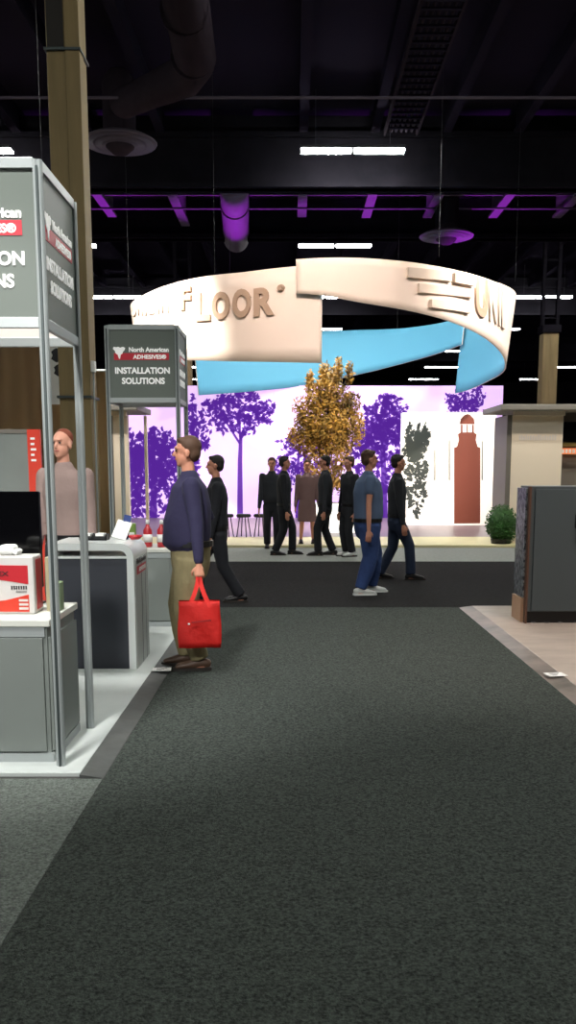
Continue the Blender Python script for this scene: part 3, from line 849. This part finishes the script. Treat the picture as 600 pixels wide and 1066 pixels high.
tree_print([[(250, 545), (250, 480), (251, 450)], [(250, 462), (236, 440), (226, 428)], [(250, 458), (262, 440), (272, 430)], [(250, 455), (250, 425)]],
           [(248, 424, 24, 15, 380), (230, 428, 16, 10, 160), (268, 432, 15, 11, 200), (240, 440, 22, 9, 160), (222, 420, 10, 5, 60), (278, 425, 8, 7, 60), (252, 448, 14, 5, 50), (216, 448, 5, 3, 10), (250, 412, 18, 5, 80)], .12, .32)
tree_print([[(201, 545), (201, 480), (200, 420)]], [(201, 500, 7, 45, 330), (200, 440, 4.5, 24, 130), (209, 448, 5, 20, 60), (211, 434, 5, 6, 30), (214, 462, 5, 6, 40)], .13, .2)
tree_print([[(160, 545), (160, 500), (160, 470)]], [(161, 460, 17, 12, 260), (160, 480, 24, 20, 500), (142, 472, 16, 12, 260), (178, 485, 14, 28, 300), (136, 500, 14, 40, 500), (160, 515, 22, 30, 500)], .15, .4)
tree_print([[(400, 545), (400, 500), (398, 440)]], [(400, 440, 22, 22, 560), (398, 465, 30, 22, 560), (412, 432, 14, 14, 180), (384, 455, 16, 18, 220), (403, 416, 9, 6, 70), (420, 455, 12, 20, 160), (375, 470, 10, 24, 160), (400, 505, 32, 30, 500)], .13, .4)
tree_print([[(484, 545), (484, 480), (484, 430)], [(484, 440), (472, 418), (466, 410)], [(484, 440), (494, 418), (500, 408)], [(484, 445), (484, 405)]],
           [(484, 415, 12, 11, 170), (472, 420, 7, 7, 60), (498, 413, 7, 9, 90), (480, 430, 14, 6, 60), (467, 414, 4, 4, 20), (490, 425, 9, 8, 60)], .11, .25)
tree_print([[(519, 545), (519, 500), (518, 465)]], [(518, 466, 4, 12, 70), (518, 485, 5, 22, 150), (520, 510, 4, 25, 130)], .12, .15)
tree_print([[(310, 545), (310, 500), (311, 470)]], [(306, 462, 14, 9, 120), (308, 485, 20, 16, 260), (330, 490, 22, 24, 300), (292, 500, 12, 18, 160)], .12, .25)
tree_print([[(505, 431), (506, 429), (520, 428)]], [(508, 428, 5, 1.5, 20), (517, 427, 5, 2, 26)], .07, .05)

# curved white display with printed pavilion
DY = 25.0; cxd = at(467, 480, DY).x; hwD = at(515, 480, DY).x - cxd
t = thing('curved_display', 'curved white display wall printed with a domed pavilion and dark trees', 'display', (cxd, DY, .05))
Rd = 4.0; bm = bmesh.new(); n = 24; tops = []
O, I = [], []
zt0 = at(467, 429, DY - .2).z - .05
for k in range(n + 1):
    s = -hwD + 2 * hwD * k / n; a = s / Rd; y = Rd - Rd * math.cos(a) - .2; x = Rd * math.sin(a) * 1.03
    O.append((bm.verts.new((x, y, 0)), bm.verts.new((x, y, zt0)))); I.append((bm.verts.new((x, y + .35, 0)), bm.verts.new((x, y + .35, zt0))))
for k in range(n):
    bm.faces.new((O[k][0], O[k + 1][0], O[k + 1][1], O[k][1])); bm.faces.new((I[k][0], I[k][1], I[k + 1][1], I[k + 1][0]))
    bm.faces.new((O[k][1], O[k + 1][1], I[k + 1][1], I[k][1])); bm.faces.new((O[k][0], I[k][0], I[k + 1][0], O[k + 1][0]))
for k in (0, n): bm.faces.new((O[k][0], O[k][1], I[k][1], I[k][0]))
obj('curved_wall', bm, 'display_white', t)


def on_display(bm):
    for v in bm.verts:
        x = v.co.x; a = math.asin(max(-1, min(1, x / 1.03 / Rd))); v.co.y += Rd - Rd * math.cos(a) - .2
    return bm


pd = lambda x, y: (at(x, y, DY - .2).x - cxd, at(x, y, DY - .2).z - .05)
bm = bmesh.new()
for pl in ([(479, 441.5), (480, 436), (484, 432), (487, 431), (490, 432), (494, 436), (495, 441.5)],
           [(480, 442), (482, 442), (482, 451), (480, 451)], [(492, 442), (494, 442), (494, 451), (492, 451)], [(486.3, 442), (487.7, 442), (487.7, 451), (486.3, 451)],
           [(477, 452), (480, 450), (494, 450), (497, 452), (496, 458), (478, 458)],
           [(478, 458), (496, 458), (498, 465), (501, 466), (501, 545), (473, 545), (473, 466), (476, 465)]):
    prism(bm, [pd(*q) for q in pl][::-1], .006, Matrix.Translation((0, -.008, 0)))
for k in range(-12, 30):
    bmesh.ops.bisect_plane(bm, geom=bm.verts[:] + bm.edges[:] + bm.faces[:], plane_co=(k * .05, 0, 0), plane_no=(1, 0, 0))
obj('printed_pavilion', on_display(bm), 'print_brown', t)
bm = bmesh.new()
for (x, y, rx, ry, n_) in ((427, 456, 4, 14, 120), (436, 458, 4, 14, 120), (443, 456, 4, 13, 90), (432, 470, 10, 10, 130), (434, 500, 11, 34, 300)):
    c = pd(x, y); k = DY / 920; leaf_print(bm, [(c[0], c[1], rx * k, ry * k, n_)], -.012, .07)
obj('printed_tree', on_display(bm), 'print_dark', t)
bm = bmesh.new()
for x, y0 in ((468, 458), (503, 459), (453, 468)):
    stroke(bm, [pd(x, 500), pd(x, y0)], .04, .03, -.012)
obj('printed_post', on_display(bm), 'cornice', t)

# booth end walls with canopies
def end_wall(px0, px1, pcx0, pcx1, lab, flip=False):
    Y = 19.0
    x0, x1 = at(px0, 460, Y).x, at(px1, 460, Y).x; c0, c1 = at(pcx0, 425, Y - .5).x, at(pcx1, 425, Y - .5).x
    zt = at(px0, 432, Y).z
    t = thing('booth_wall', lab, 'booth wall', ((x0 + x1) / 2, Y, .05)); cx = (x0 + x1) / 2; h = zt - .05
    obj('wall_panel', B(x0 - cx, x1 - cx, 0, .18, 0, h), 'cream_wall', t)
    obj('side_pillar', B(x0 - cx - .1, x0 - cx - .002, .02, 1.2, 0, h), 'taupe', t)
    obj('header', B(x0 - cx, x1 - cx, -.12, -.002, h - .02, h + .07, .005), 'cream_wall', t)
    obj('canopy', B(c0 - cx, c1 - cx, -.5, 1.3, h + .07, h + .19, .02), 'cornice', t)
    return t, cx, h


t, cx, h = end_wall(533, 586, 522, 625, 'cream booth wall under a grey canopy at the right, behind the kiosk')
bm = glyphs('Home Style', .5, .0); bm.free()
bm = bmesh.new(); rr = random.Random(3)
x = -.38
while x < .38:
    w_ = .02 + .02 * rr.random(); box(bm, x, x + w_, -.006, 0, h - .52, h - .44 + .04 * rr.random()); x += w_ + .018
obj('faint_lettering', bm, 'panel_white', t)
xr = at(587, 460, 19).x - cx
obj('screen', B(xr, xr + 1.0, .3, .36, h - .52, h - .12, .01), 'screen', t)
obj('screen_shelf', B(xr, xr + 1.1, .25, .5, h - .64, h - .56), 'olive', t)
obj('shelf_back', B(xr, xr + 1.1, .5, .56, 0, h + .07), 'taupe', t)
obj('orange_sign', B(xr, xr + 1.0, .2, .24, h - .8, h - .68), 'orange_sign', t)
bm = bmesh.new(); x = xr + .03
while x < xr + .9: box(bm, x, x + .05, .19, .2, h - .78, h - .7); x += .075
obj('sign_strokes', bm, 'paper', t)
t, cx, h = end_wall(118, 133, 98, 143, 'narrow cream booth wall with grey canopy behind the farther tower')
obj('rear_panel', B(-1.1, -.3, 1.25, 1.35, 0, h + .05), 'cream_wall', t)
obj('rear_post', B(.3, .36, 1.2, 1.3, 0, h + .05), 'cream_wall', t)

# tree in a glowing planter
def leaves3(bm, blobs, size, rnd):
    for (c, r, n) in blobs:
        for _ in range(n):
            v = Vector([rnd.gauss(0, 1) for _ in range(3)]).normalized() * (rnd.random() ** .45)
            p = Vector(c) + Vector((v.x * r[0], v.y * r[1], v.z * r[2]))
            u = Vector([rnd.gauss(0, 1) for _ in range(3)]).normalized(); w_ = u.orthogonal().normalized()
            s = size * (.6 + .8 * rnd.random())
            bm.faces.new([bm.verts.new(p + q) for q in (-u * s, w_ * s * .4, u * s, -w_ * s * .4)])


TY = 22.2; tc = at(341, 430, TY)
t = thing('potted_tree', 'tall golden leaved tree in a white planter in front of the violet backdrop', 'tree', (tc.x, TY, .05))
rr = random.Random(5); bm = bmesh.new(); k = TY / 920
blobs = []
for (x, y, rx, ry, n_) in [(340, 440, 30, 26, 1500), (341, 470, 26, 24, 900), (322, 450, 18, 26, 700), (358, 446, 18, 26, 800), (340, 412, 24, 18, 900), (338, 388, 6, 14, 130), (352, 385, 5, 14, 110),
                           (364, 390, 5, 14, 110), (323, 397, 5, 13, 110), (345, 393, 12, 12, 160), (366, 420, 11, 14, 240), (313, 425, 9, 12, 110), (306, 455, 7, 14, 90), (374, 446, 6, 18, 110), (330, 500, 20, 16, 300), (350, 500, 18, 16, 260)]:
    p = at(x, y, TY); blobs.append(((p.x - tc.x, (rr.random() - .5) * .5, p.z - .05), (rx * k, max(.2, rx * k), ry * k), n_))
leaves3(bm, [(c, r_, int(n * 1.7)) for c, r_, n in blobs], .055, rr)
obj('foliage', bm, 'leaf_gold', t)
bm = bmesh.new(); tube(bm, [((0, 0, .5), .06), ((.03, 0, 1.2), .05), ((0, 0, 2.2), .04), ((.02, 0, 3.6), .015)], 8)
for a in range(7):
    z = 1.2 + a * .3; tube(bm, [((0, 0, z), .025), ((.35 * math.cos(a * 2.1), .3 * math.sin(a * 2.1), z + .45), .018), ((.55 * math.cos(a * 2.1), .5 * math.sin(a * 2.1), z + .9), .008)], 6)
obj('trunk', bm, 'bark', t, True)
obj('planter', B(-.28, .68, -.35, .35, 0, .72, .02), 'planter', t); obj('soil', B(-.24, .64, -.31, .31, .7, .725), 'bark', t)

# clipped green bush
bY = 18.75; bc = at(522, 555, bY)
t = thing('clipped_bush', 'low rounded green bush on the cream platform beside the right kiosk', 'bush', (bc.x, bY, .05))
bm = bmesh.new(); leaves3(bm, [((0, 0, .42), (.34, .34, .40), 2600), ((.05, -.05, .3), (.33, .33, .3), 1200)], .035, random.Random(9)); obj('foliage', bm, 'leaf_green', t)
obj('core', ell(bmesh.new(), (0, 0, .4), (.27, .27, .34)), 'leaf_green', t, True); obj('pot', lathe(bmesh.new(), [(.2, 0), (.22, .1)], 16), 'black', t)

# dark stools in the booth at left
for x, lab in ((236, 'leftmost of three low dark stools on the ring booth floor'), (254, 'middle of three low dark stools on the ring booth floor'), (272, 'rightmost of three low dark stools on the ring booth floor')):
    p = gr(x, 559, .05)
    t = thing('stool', lab, 'stool', (p.x, p.y, .05), 0, 'dark stools in the ring booth')
    obj('seat', lathe(bmesh.new(), [(.15, .45), (.17, .47), (.17, .51), (.14, .53)], 16), 'black', t, True)
    for k_ in range(4):
        a = k_ * PI / 2 + .4; obj('leg', tube(bmesh.new(), [((.1 * math.cos(a), .1 * math.sin(a), .46), .012), ((.17 * math.cos(a), .17 * math.sin(a), 0.012), .012)], 6), 'black', t)

# ------------------------------------------------------------------ right kiosk
KX, KY, KH = at(547, 600, 9.05).x + .03, 9.08, 1.40
t = thing('display_kiosk', 'dark grey display kiosk with black plinth and mosaic side at the right edge', 'kiosk', (KX, KY, .025))
obj('body', B(.01, .95, .0, .44, .12, KH, .004), 'kiosk_grey', t)
obj('front_door', B(.05, .515, -.018, -.002, .13, KH - .03, .003), 'kiosk_grey', t)
obj('front_door', B(.53, .94, -.018, -.002, .13, KH - .03, .003), 'kiosk_grey', t)
obj('plinth', B(.02, .93, .02, .42, .0, .118), 'black', t)
obj('edge_trim', B(-.012, .008, -.02, .06, .0, KH, .002), 'kiosk_brown', t)
obj('mosaic_side', B(-.03, .008, .065, .42, .26, KH - .02, .002), 'mosaic', t)
obj('side_base', B(-.04, .008, .065, .44, .0, .25, .003), 'wood_tan', t)
bm = bmesh.new(); box(bm, .455, .5, -.03, -.019, .98, 1.12, .004); obj('lock_plate', bm, 'black', t)
obj('handle', tube(bmesh.new(), [((.47, -.035, .88), .009), ((.47, -.055, .9), .009), ((.47, -.055, 1.0), .009), ((.47, -.035, 1.02), .009)], 8), 'chrome', t, True)
for x in (.06, .2, .34, .5):
    obj('caster', tube(bmesh.new(), [((x, -.012, .012), .013), ((x + .03, -.012, .012), .013)], 8), 'chrome', t)


# ------------------------------------------------------------------ people
def V(*a): return Vector(a)


def knee(hip, ank, L1, L2, fwd=1):
    d_ = ank - hip; L = min(d_.length, (L1 + L2) * .999); a = (L1 * L1 - L2 * L2 + L * L) / (2 * L); h_ = math.sqrt(max(0, L1 * L1 - a * a))
    n = V(0, 1, 0) * fwd; n = (n - d_.normalized() * n.dot(d_.normalized())).normalized()
    return hip + d_.normalized() * a + n * h_


def person(name, label, loc, rz, H=1.75, feet=((-.1, 0, 0), (.1, 0, 0)), hands=None, top='navy', legs='khaki', shoe='shoe_brown', sole='sole', hair='hair_brown', skin='skin',
           belly=0.0, vox=.009, sleeve=True, dress=None, grip=False, turn=0.0, group=None, lean=0.0, bald=False, hem_z=.035, gir=1.0):
    """local frame: facing +y, +x to the person's right"""
    t = thing(name, label, 'person', loc, rz, group)
    s = H / 1.75
    hipz = .90 * s
    mid = V((feet[0][0] + feet[1][0]) * .15, (feet[0][1] + feet[1][1]) / 2, 0)
    stride = abs(feet[0][1] - feet[1][1]); drop = .9 * s - math.sqrt(max(.1, (.88 * s) ** 2 - (stride / 2) ** 2)) if stride > .1 else 0
    pel = mid + V(0, 0, hipz - drop)
    pel.z = .085 * s + math.sqrt(max(.2, (.822 * s) ** 2 - (stride / 2) ** 2)) + .02
    chest = pel + V(0, lean * .3, .38 * s); neck = pel + V(0, lean * .5, .62 * s); head = neck + V(0, .02 + lean * .1, .155 * s)
    sh = [neck + V(sx_ * .19 * s, -.01, -.09 * s) for sx_ in (-1, 1)]
    hp = [pel + V(sx_ * .09 * s, 0, -.02) for sx_ in (-1, 1)]
    an = [V(f[0], f[1], .085 * s + f[2]) for f in feet]
    kn = [knee(hp[i], an[i], .42 * s, .415 * s) for i in (0, 1)]
    if hands is None: hands = ((-.26 * s, .05, .80 * s), (.26 * s, .05, .80 * s))
    wr = [V(*h_) for h_ in hands]
    el = [knee(sh[i], wr[i], .30 * s, .27 * s, -1) for i in (0, 1)]
    body = bmesh.new()
    b = belly
    tube(body, [(pel + V(0, 0, -.04), .15 * s, .105 * s), (pel + V(0, b * .5, .1 * s), .145 * s + b * .3, .10 * s + b * .5), (pel + V(0, b * .3, .25 * s), .145 * s + b * .3, .10 * s + b * .4), (chest, .165 * s, .115 * s), (chest + V(0, 0, .12 * s), .15 * s, .09 * s), (neck + V(0, 0, -.05), .08 * s, .07 * s)], 18)
    tube(body, [(neck + V(0, 0, -.06), .055 * s), (neck + V(0, .01, .07 * s), .05 * s)], 12)
    for i in (0, 1):
        tube(body, [(hp[i], .078 * s, .082 * s), (hp[i].lerp(kn[i], .5), .07 * s), (kn[i], .052 * s), (kn[i].lerp(an[i], .35), .052 * s), (an[i], .035 * s)], 12)
        tube(body, [(an[i] + V(0, -.04, -.05), .035, .03), (an[i] + V(0, .13, -.06), .038, .022)], 10)
        tube(body, [(sh[i], .05 * s), (sh[i].lerp(el[i], .5), .042 * s), (el[i], .035 * s), (el[i].lerp(wr[i], .4), .034 * s), (wr[i], .025 * s)], 12)
        # hand
        d_ = (wr[i] - el[i]).normalized(); sd = 1 if i else -1
        inw = V(-sd, 0, 0); inw = (inw - d_ * inw.dot(d_)).normalized(); fw = d_.cross(inw).normalized()
        if fw.y < 0: fw = -fw
        pc = wr[i] + d_ * .05
        tube(body, [(wr[i], .024, .02), (wr[i] + d_ * .035, .02, .036), (wr[i] + d_ * .085, .018, .04)], 12) if abs(d_.x) < .8 else ell(body, pc, (.02, .04, .045))
        for f_, (o_, L_) in enumerate(((-.033, .062), (-.011, .074), (.011, .08), (.033, .07))):
            q0 = wr[i] + d_ * .08 + fw * o_
            cu = 1.9 if (grip and i == grip - 1) else .6
            q1 = q0 + (d_ * math.cos(cu * .35) + inw * math.sin(cu * .35)) * L_ * .45
            q2 = q1 + (d_ * math.cos(cu * .9) + inw * math.sin(cu * .9)) * L_ * .35
            q3 = q2 + (d_ * math.cos(cu * 1.5) + inw * math.sin(cu * 1.5)) * L_ * .3
            tube(body, [(q0, .0095), (q1, .009), (q2, .0085), (q3, .007)], 8)
        q0 = wr[i] + d_ * .03 + fw * .03
        q1 = q0 + (d_ * .6 + fw * .6 + inw * .4).normalized() * .04; q2 = q1 + (d_ * .8 + inw * .5).normalized() * .035
        tube(body, [(q0, .012), (q1, .0105), (q2, .008)], 8)
    # head with face
    Rz = Matrix.Rotation(turn, 3, 'Z')
    hd = lambda x, y, z: head + Rz @ V(x * s, y * s, z * s)
    ell(body, hd(0, -.015, .03), (.075 * s, .093 * s, .085 * s), Rz); ell(body, hd(0, .015, -.04), (.058 * s, .07 * s, .075 * s), Rz)
    ell(body, hd(0, .05, -.085), (.03 * s, .026 * s, .024 * s), Rz); ell(body, hd(0, .075, .035), (.045 * s, .018 * s, .012 * s), Rz)
    tube(body, [(hd(0, .08, .015), .009), (hd(0, .1, -.02), .014)], 8)
    for sx_ in (-1, 1): ell(body, hd(sx_ * .076, -.005, -.01), (.01 * s, .02 * s, .032 * s), Rz)
    bo = obj('body', bake(body, vox, 4), skin, t)
    for sx_ in (-1, 1): obj('eye', ell(bmesh.new(), hd(sx_ * .03, .079, .012), (.012, .008, .008), Rz, 10), 'eye', bo, True)
    obj('mouth', ell(bmesh.new(), hd(0, .08, -.052), (.024, .01, .007), Rz, 10), 'lips', bo, True)
    hb = bmesh.new()
    if bald:
        ell(hb, hd(0, -.035, .055), (.077 * s, .082 * s, .078 * s), Rz)
    else:
        ell(hb, hd(0, -.03, .05), (.085 * s, .093 * s, .085 * s), Rz); ell(hb, hd(0, -.055, 0), (.078 * s, .06 * s, .075 * s), Rz)
        ell(hb, hd(0, .035, .095), (.055 * s, .04 * s, .025 * s), Rz)
    obj('hair', bake(hb, .012, 3), hair, t)
    # clothes
    sb = bmesh.new(); c = .02
    hem = hem_z
    tube(sb, [(pel + V(0, 0, hem), .155 * s + c + b * .2, (.11 * s + c + b * .3) * gir), (pel + V(0, b * .5, .09 * s), .15 * s + c + b * .3, (.11 * s + c + b * .55) * gir), (pel + V(0, b * .35, .24 * s), .15 * s + c + b * .3, (.11 * s + c + b * .45) * gir), (chest, .17 * s + c, (.12 * s + c) * gir), (chest + V(0, 0, .13 * s), .16 * s + c, (.095 * s + c) * gir), (neck + V(0, 0, -.035), .085 * s, .08 * s)], 20)
    tube(sb, [(neck + V(0, 0, -.05), .075 * s), (neck + V(0, .005, .0), .064 * s)], 14, cap=False)
    for i in (0, 1):
        pts = [(sh[i], .062 * s + c * .5), (sh[i].lerp(el[i], .5), .055 * s + c * .4)]
        if sleeve: pts += [(el[i], .05 * s + c * .3), (el[i].lerp(wr[i], .5), .045 * s + c * .2), (el[i].lerp(wr[i], .93), .036 * s + c * .1)]
        tube(sb, pts, 14, cap=False if False else True)
    obj('shirt', bake(sb, .014, 5), top, t)
    if dress:
        lathe_ = bmesh.new(); tube(lathe_, [(pel + V(0, 0, .1), .15, .115), (pel + V(0, 0, -.1), .19, .15), (pel + V(0, 0, -.42), .2, .16)], 20, cap=False); obj('skirt', bake(lathe_, .014, 4), dress, t)
    else:
        lb = bmesh.new()
        tube(lb, [(pel + V(0, 0, .1), .15 * s + c * .6 + b * .2, (.105 * s + c * .6 + b * .3) * gir), (pel + V(0, 0, -.05), .162 * s + c * .5, (.12 * s + c * .6) * gir), (pel + V(0, 0, -.12), .14 * s + c * .5, (.105 * s + c) * gir)], 18)
        for i in (0, 1):
            tube(lb, [(hp[i] + V(0, 0, -.03), .09 * s + c * .4, (.10 * s + c * .4) * gir), (hp[i].lerp(kn[i], .5), .082 * s + c * .4, (.086 * s + c * .4) * gir), (kn[i], .068 * s + c * .4, (.07 * s + c * .4) * gir), (kn[i].lerp(an[i], .5), .066 * s + c * .4, (.066 * s + c * .4) * gir), (an[i] + V(0, -.01, .0), .06 * s + c * .5, .064 * s + c * .5)], 16, cap=False)
        obj('trousers', bake(lb, .014, 4), legs, t)
        bb = bmesh.new(); tube(bb, [(pel + V(0, 0, hem_z - .035), .158 * s + c + b * .2, (.113 * s + c + b * .3) * gir), (pel + V(0, 0, hem_z + .01), .158 * s + c + b * .2, (.113 * s + c + b * .3) * gir)], 20, cap=False)
        obj('belt', bb, 'black', t)
    for i in (0, 1):
        q = bmesh.new(); f = V(feet[i][0], feet[i][1], feet[i][2])
        tube(q, [(f + V(0, -.07, .05), .036, .04), (f + V(0, .0, .055), .04, .05), (f + V(0, .09, .04), .046, .035), (f + V(0, .17, .03), .04, .022)], 14)
        so = obj('shoe', bake(q, .009, 3), shoe, t)
        q = bmesh.new()
        pts = [(-.04, -.1), (.04, -.1), (.046, 0), (.052, .1), (.045, .17), (.02, .205), (-.02, .205), (-.045, .17), (-.052, .1), (-.046, 0)]
        a = [q.verts.new((f.x + x, f.y + y, f.z)) for x, y in pts]; b2 = [q.verts.new((f.x + x, f.y + y, f.z + .022)) for x, y in pts]
        q.faces.new(a[::-1]); q.faces.new(b2)
        for k_ in range(len(pts)): q.faces.new((a[k_], a[(k_ + 1) % len(pts)], b2[(k_ + 1) % len(pts)], b2[k_]))
        obj('sole', q, sole, so)
    return t, wr, el


Z = .006
# man with the red tote: faces left (-x) -> rz = +90deg
mx, my_ = -.765, 7.10
man, wr, el = person('person', 'person in khaki trousers and dark navy shirt holding the red tote bag', (mx, my_, Z), PI / 2 + .12, 1.77,
                     feet=((-.09, -.0, 0), (.13, .10, 0)), hands=((-.28, -.01, .87), (.25, .12, 1.05)), belly=.06, gir=1.2, hem_z=.085, vox=.007, grip=1, group=None)
# red tote in the left hand
Rm = Matrix.Rotation(PI / 2 + .12, 3, 'Z'); hw_ = Rm @ (wr[0] + V(0.0, 0, -.085)) + V(mx, my_, Z)
t = thing('tote_bag', 'bright red tote bag hanging from the hand of the man in khakis', 'bag', (hw_.x, hw_.y - .005, .235), .08)
gz = hw_.z - .235
bw, bh, bd = .162, .36, .07
bm = bmesh.new(); n = 14; rows = []
for j in range(9):
    v_ = j / 8; row = []
    for k in range(4 * n):
        side = k // n; u = (k % n) / n
        x, y = [(-1 + 2 * u, -1), (1, -1 + 2 * u), (1 - 2 * u, 1), (-1, 1 - 2 * u)][side]
        dz = bd * (.9 - .45 * v_); sag = .008 * math.sin(7 * v_ + 4 * x) * (1 if side in (0, 2) else .6)
        row.append(bm.verts.new((x * (bw + .006 * math.sin(5 * v_)) , y * dz + sag - (.012 * (1 - x * x) if y == -1 else 0) * math.sin(v_ * PI), v_ * bh)))
    rows.append(row)
for a, b in zip(rows, rows[1:]):
    for k in range(4 * n): bm.faces.new((a[k], a[(k + 1) % (4 * n)], b[(k + 1) % (4 * n)], b[k]))
bm.faces.new(rows[0][::-1])
bmesh.ops.solidify(bm, geom=bm.faces[:], thickness=.003)
body = obj('bag_body', bm, 'tote_red', t, True)
for y, yt in ((-.033, -.012), (.033, .012)):
    bm = bmesh.new(); pts = []
    for k in range(17):
        a = k / 16; x = -.085 + .17 * a; q = 1 - abs(2 * a - 1); xx = x * (1 - .82 * q ** 1.0)
        z = bh - .05 + (gz - bh + .05) * min(1, q * 1.12) if True else 0
        pts.append((V(xx, y + (yt - y) * q, z), .014, .003))
    L = []
    for p, ru, rv in pts:
        L.append([bm.verts.new(p + V(*d_)) for d_ in ((-.017, -.002, 0), (.017, -.002, 0), (.017, .002, 0), (-.017, .002, 0))])
    for a, b in zip(L, L[1:]):
        for k in range(4): bm.faces.new((a[k], a[(k + 1) % 4], b[(k + 1) % 4], b[k]))
    bm.faces.new(L[0][::-1]); bm.faces.new(L[-1])
    obj('handle', bm, 'tote_red', t)
obj('printed_line', B(-.06, .09, -.088, -.084, .205, .217, rot=Matrix.Rotation(-.1, 3, 'Y')), 'tote_line', body)
obj('badge', B(-.088, -.072, -.083, -.078, .185, .198, .002), 'paper', body)

person('person', 'person in black striding away just behind the man with the red bag', (-.95, 10.75, Z), PI / 2 + .1, 1.72,
       feet=((-.08, -.30, 0), (.08, .22, 0)), top='suit_black', legs='suit_black', shoe='shoe_black', hair='hair_dark')
person('person', 'person in blue jeans and white sneakers standing in the middle of the black carpet', (.93, 11.42, Z), -PI / 2 + .15, 1.76,
       feet=((-.13, .13, 0), (.13, -.08, 0)), hands=((-.26, .05, .82), (.30, -.03, .84)), gir=1.35, top='shirt_blue', legs='jeans', shoe='shoe_white', sole='sole_white', sleeve=False, belly=.02)
person('person', 'person in dark jeans and black shoes walking right beyond the blue jeans', (1.52, 12.95, Z), -PI / 2, 1.75,
       feet=((-.08, -.24, .0), (.08, .20, 0)), top='suit_grey', legs='jeans_dark', shoe='shoe_black', hair='hair_dark')
g = gr(296, 578); person('person', 'person in black suit standing with feet apart on the grey carpet band, leftmost figure there', (g.x, g.y, .008), -PI / 2, 1.76,
       feet=((-.08, .16, 0), (.08, -.16, 0)), top='suit_black', legs='suit_black', shoe='shoe_black', hair='hair_dark', vox=.012)
person('person', 'person in dark grey partly hidden behind the leftmost black suit', (-.42, 18.1, .008), PI, 1.74,
       top='suit_grey', legs='suit_black', shoe='shoe_black', hair='hair_brown', vox=.012)
person('person', 'person with bare legs in a short dress between the black suits', (.3, 18.75, .05), PI, 1.66,
       feet=((-.13, 0, 0), (.13, 0, 0)), top='dress', dress='dress', shoe='shoe_black', hair='hair_brown', vox=.012)
person('person', 'person in dark trousers facing left in front of the glowing planter', (.62, 16.6, .008), PI / 2, 1.77,
       feet=((-.08, .16, 0), (.08, -.12, 0)), top='suit_grey', legs='suit_black', shoe='shoe_black', hair='hair_dark', vox=.012)
person('person', 'person in black trousers and pale shoes just left of the blue jeans', (1.03, 16.4, .008), PI / 2 + .5, 1.74,
       top='suit_black', legs='suit_black', shoe='shoe_white', hair='hair_brown', vox=.012)
person('person', 'person with reddish hair and mauve shirt standing behind the near sign tower', (at(66, 470, 7.75).x, 7.75, .025), PI - .3, 1.83,
       top='shirt_mauve', legs='suit_grey', shoe='shoe_black', hair='hair_red', skin='skin_red', vox=.008, bald=True)
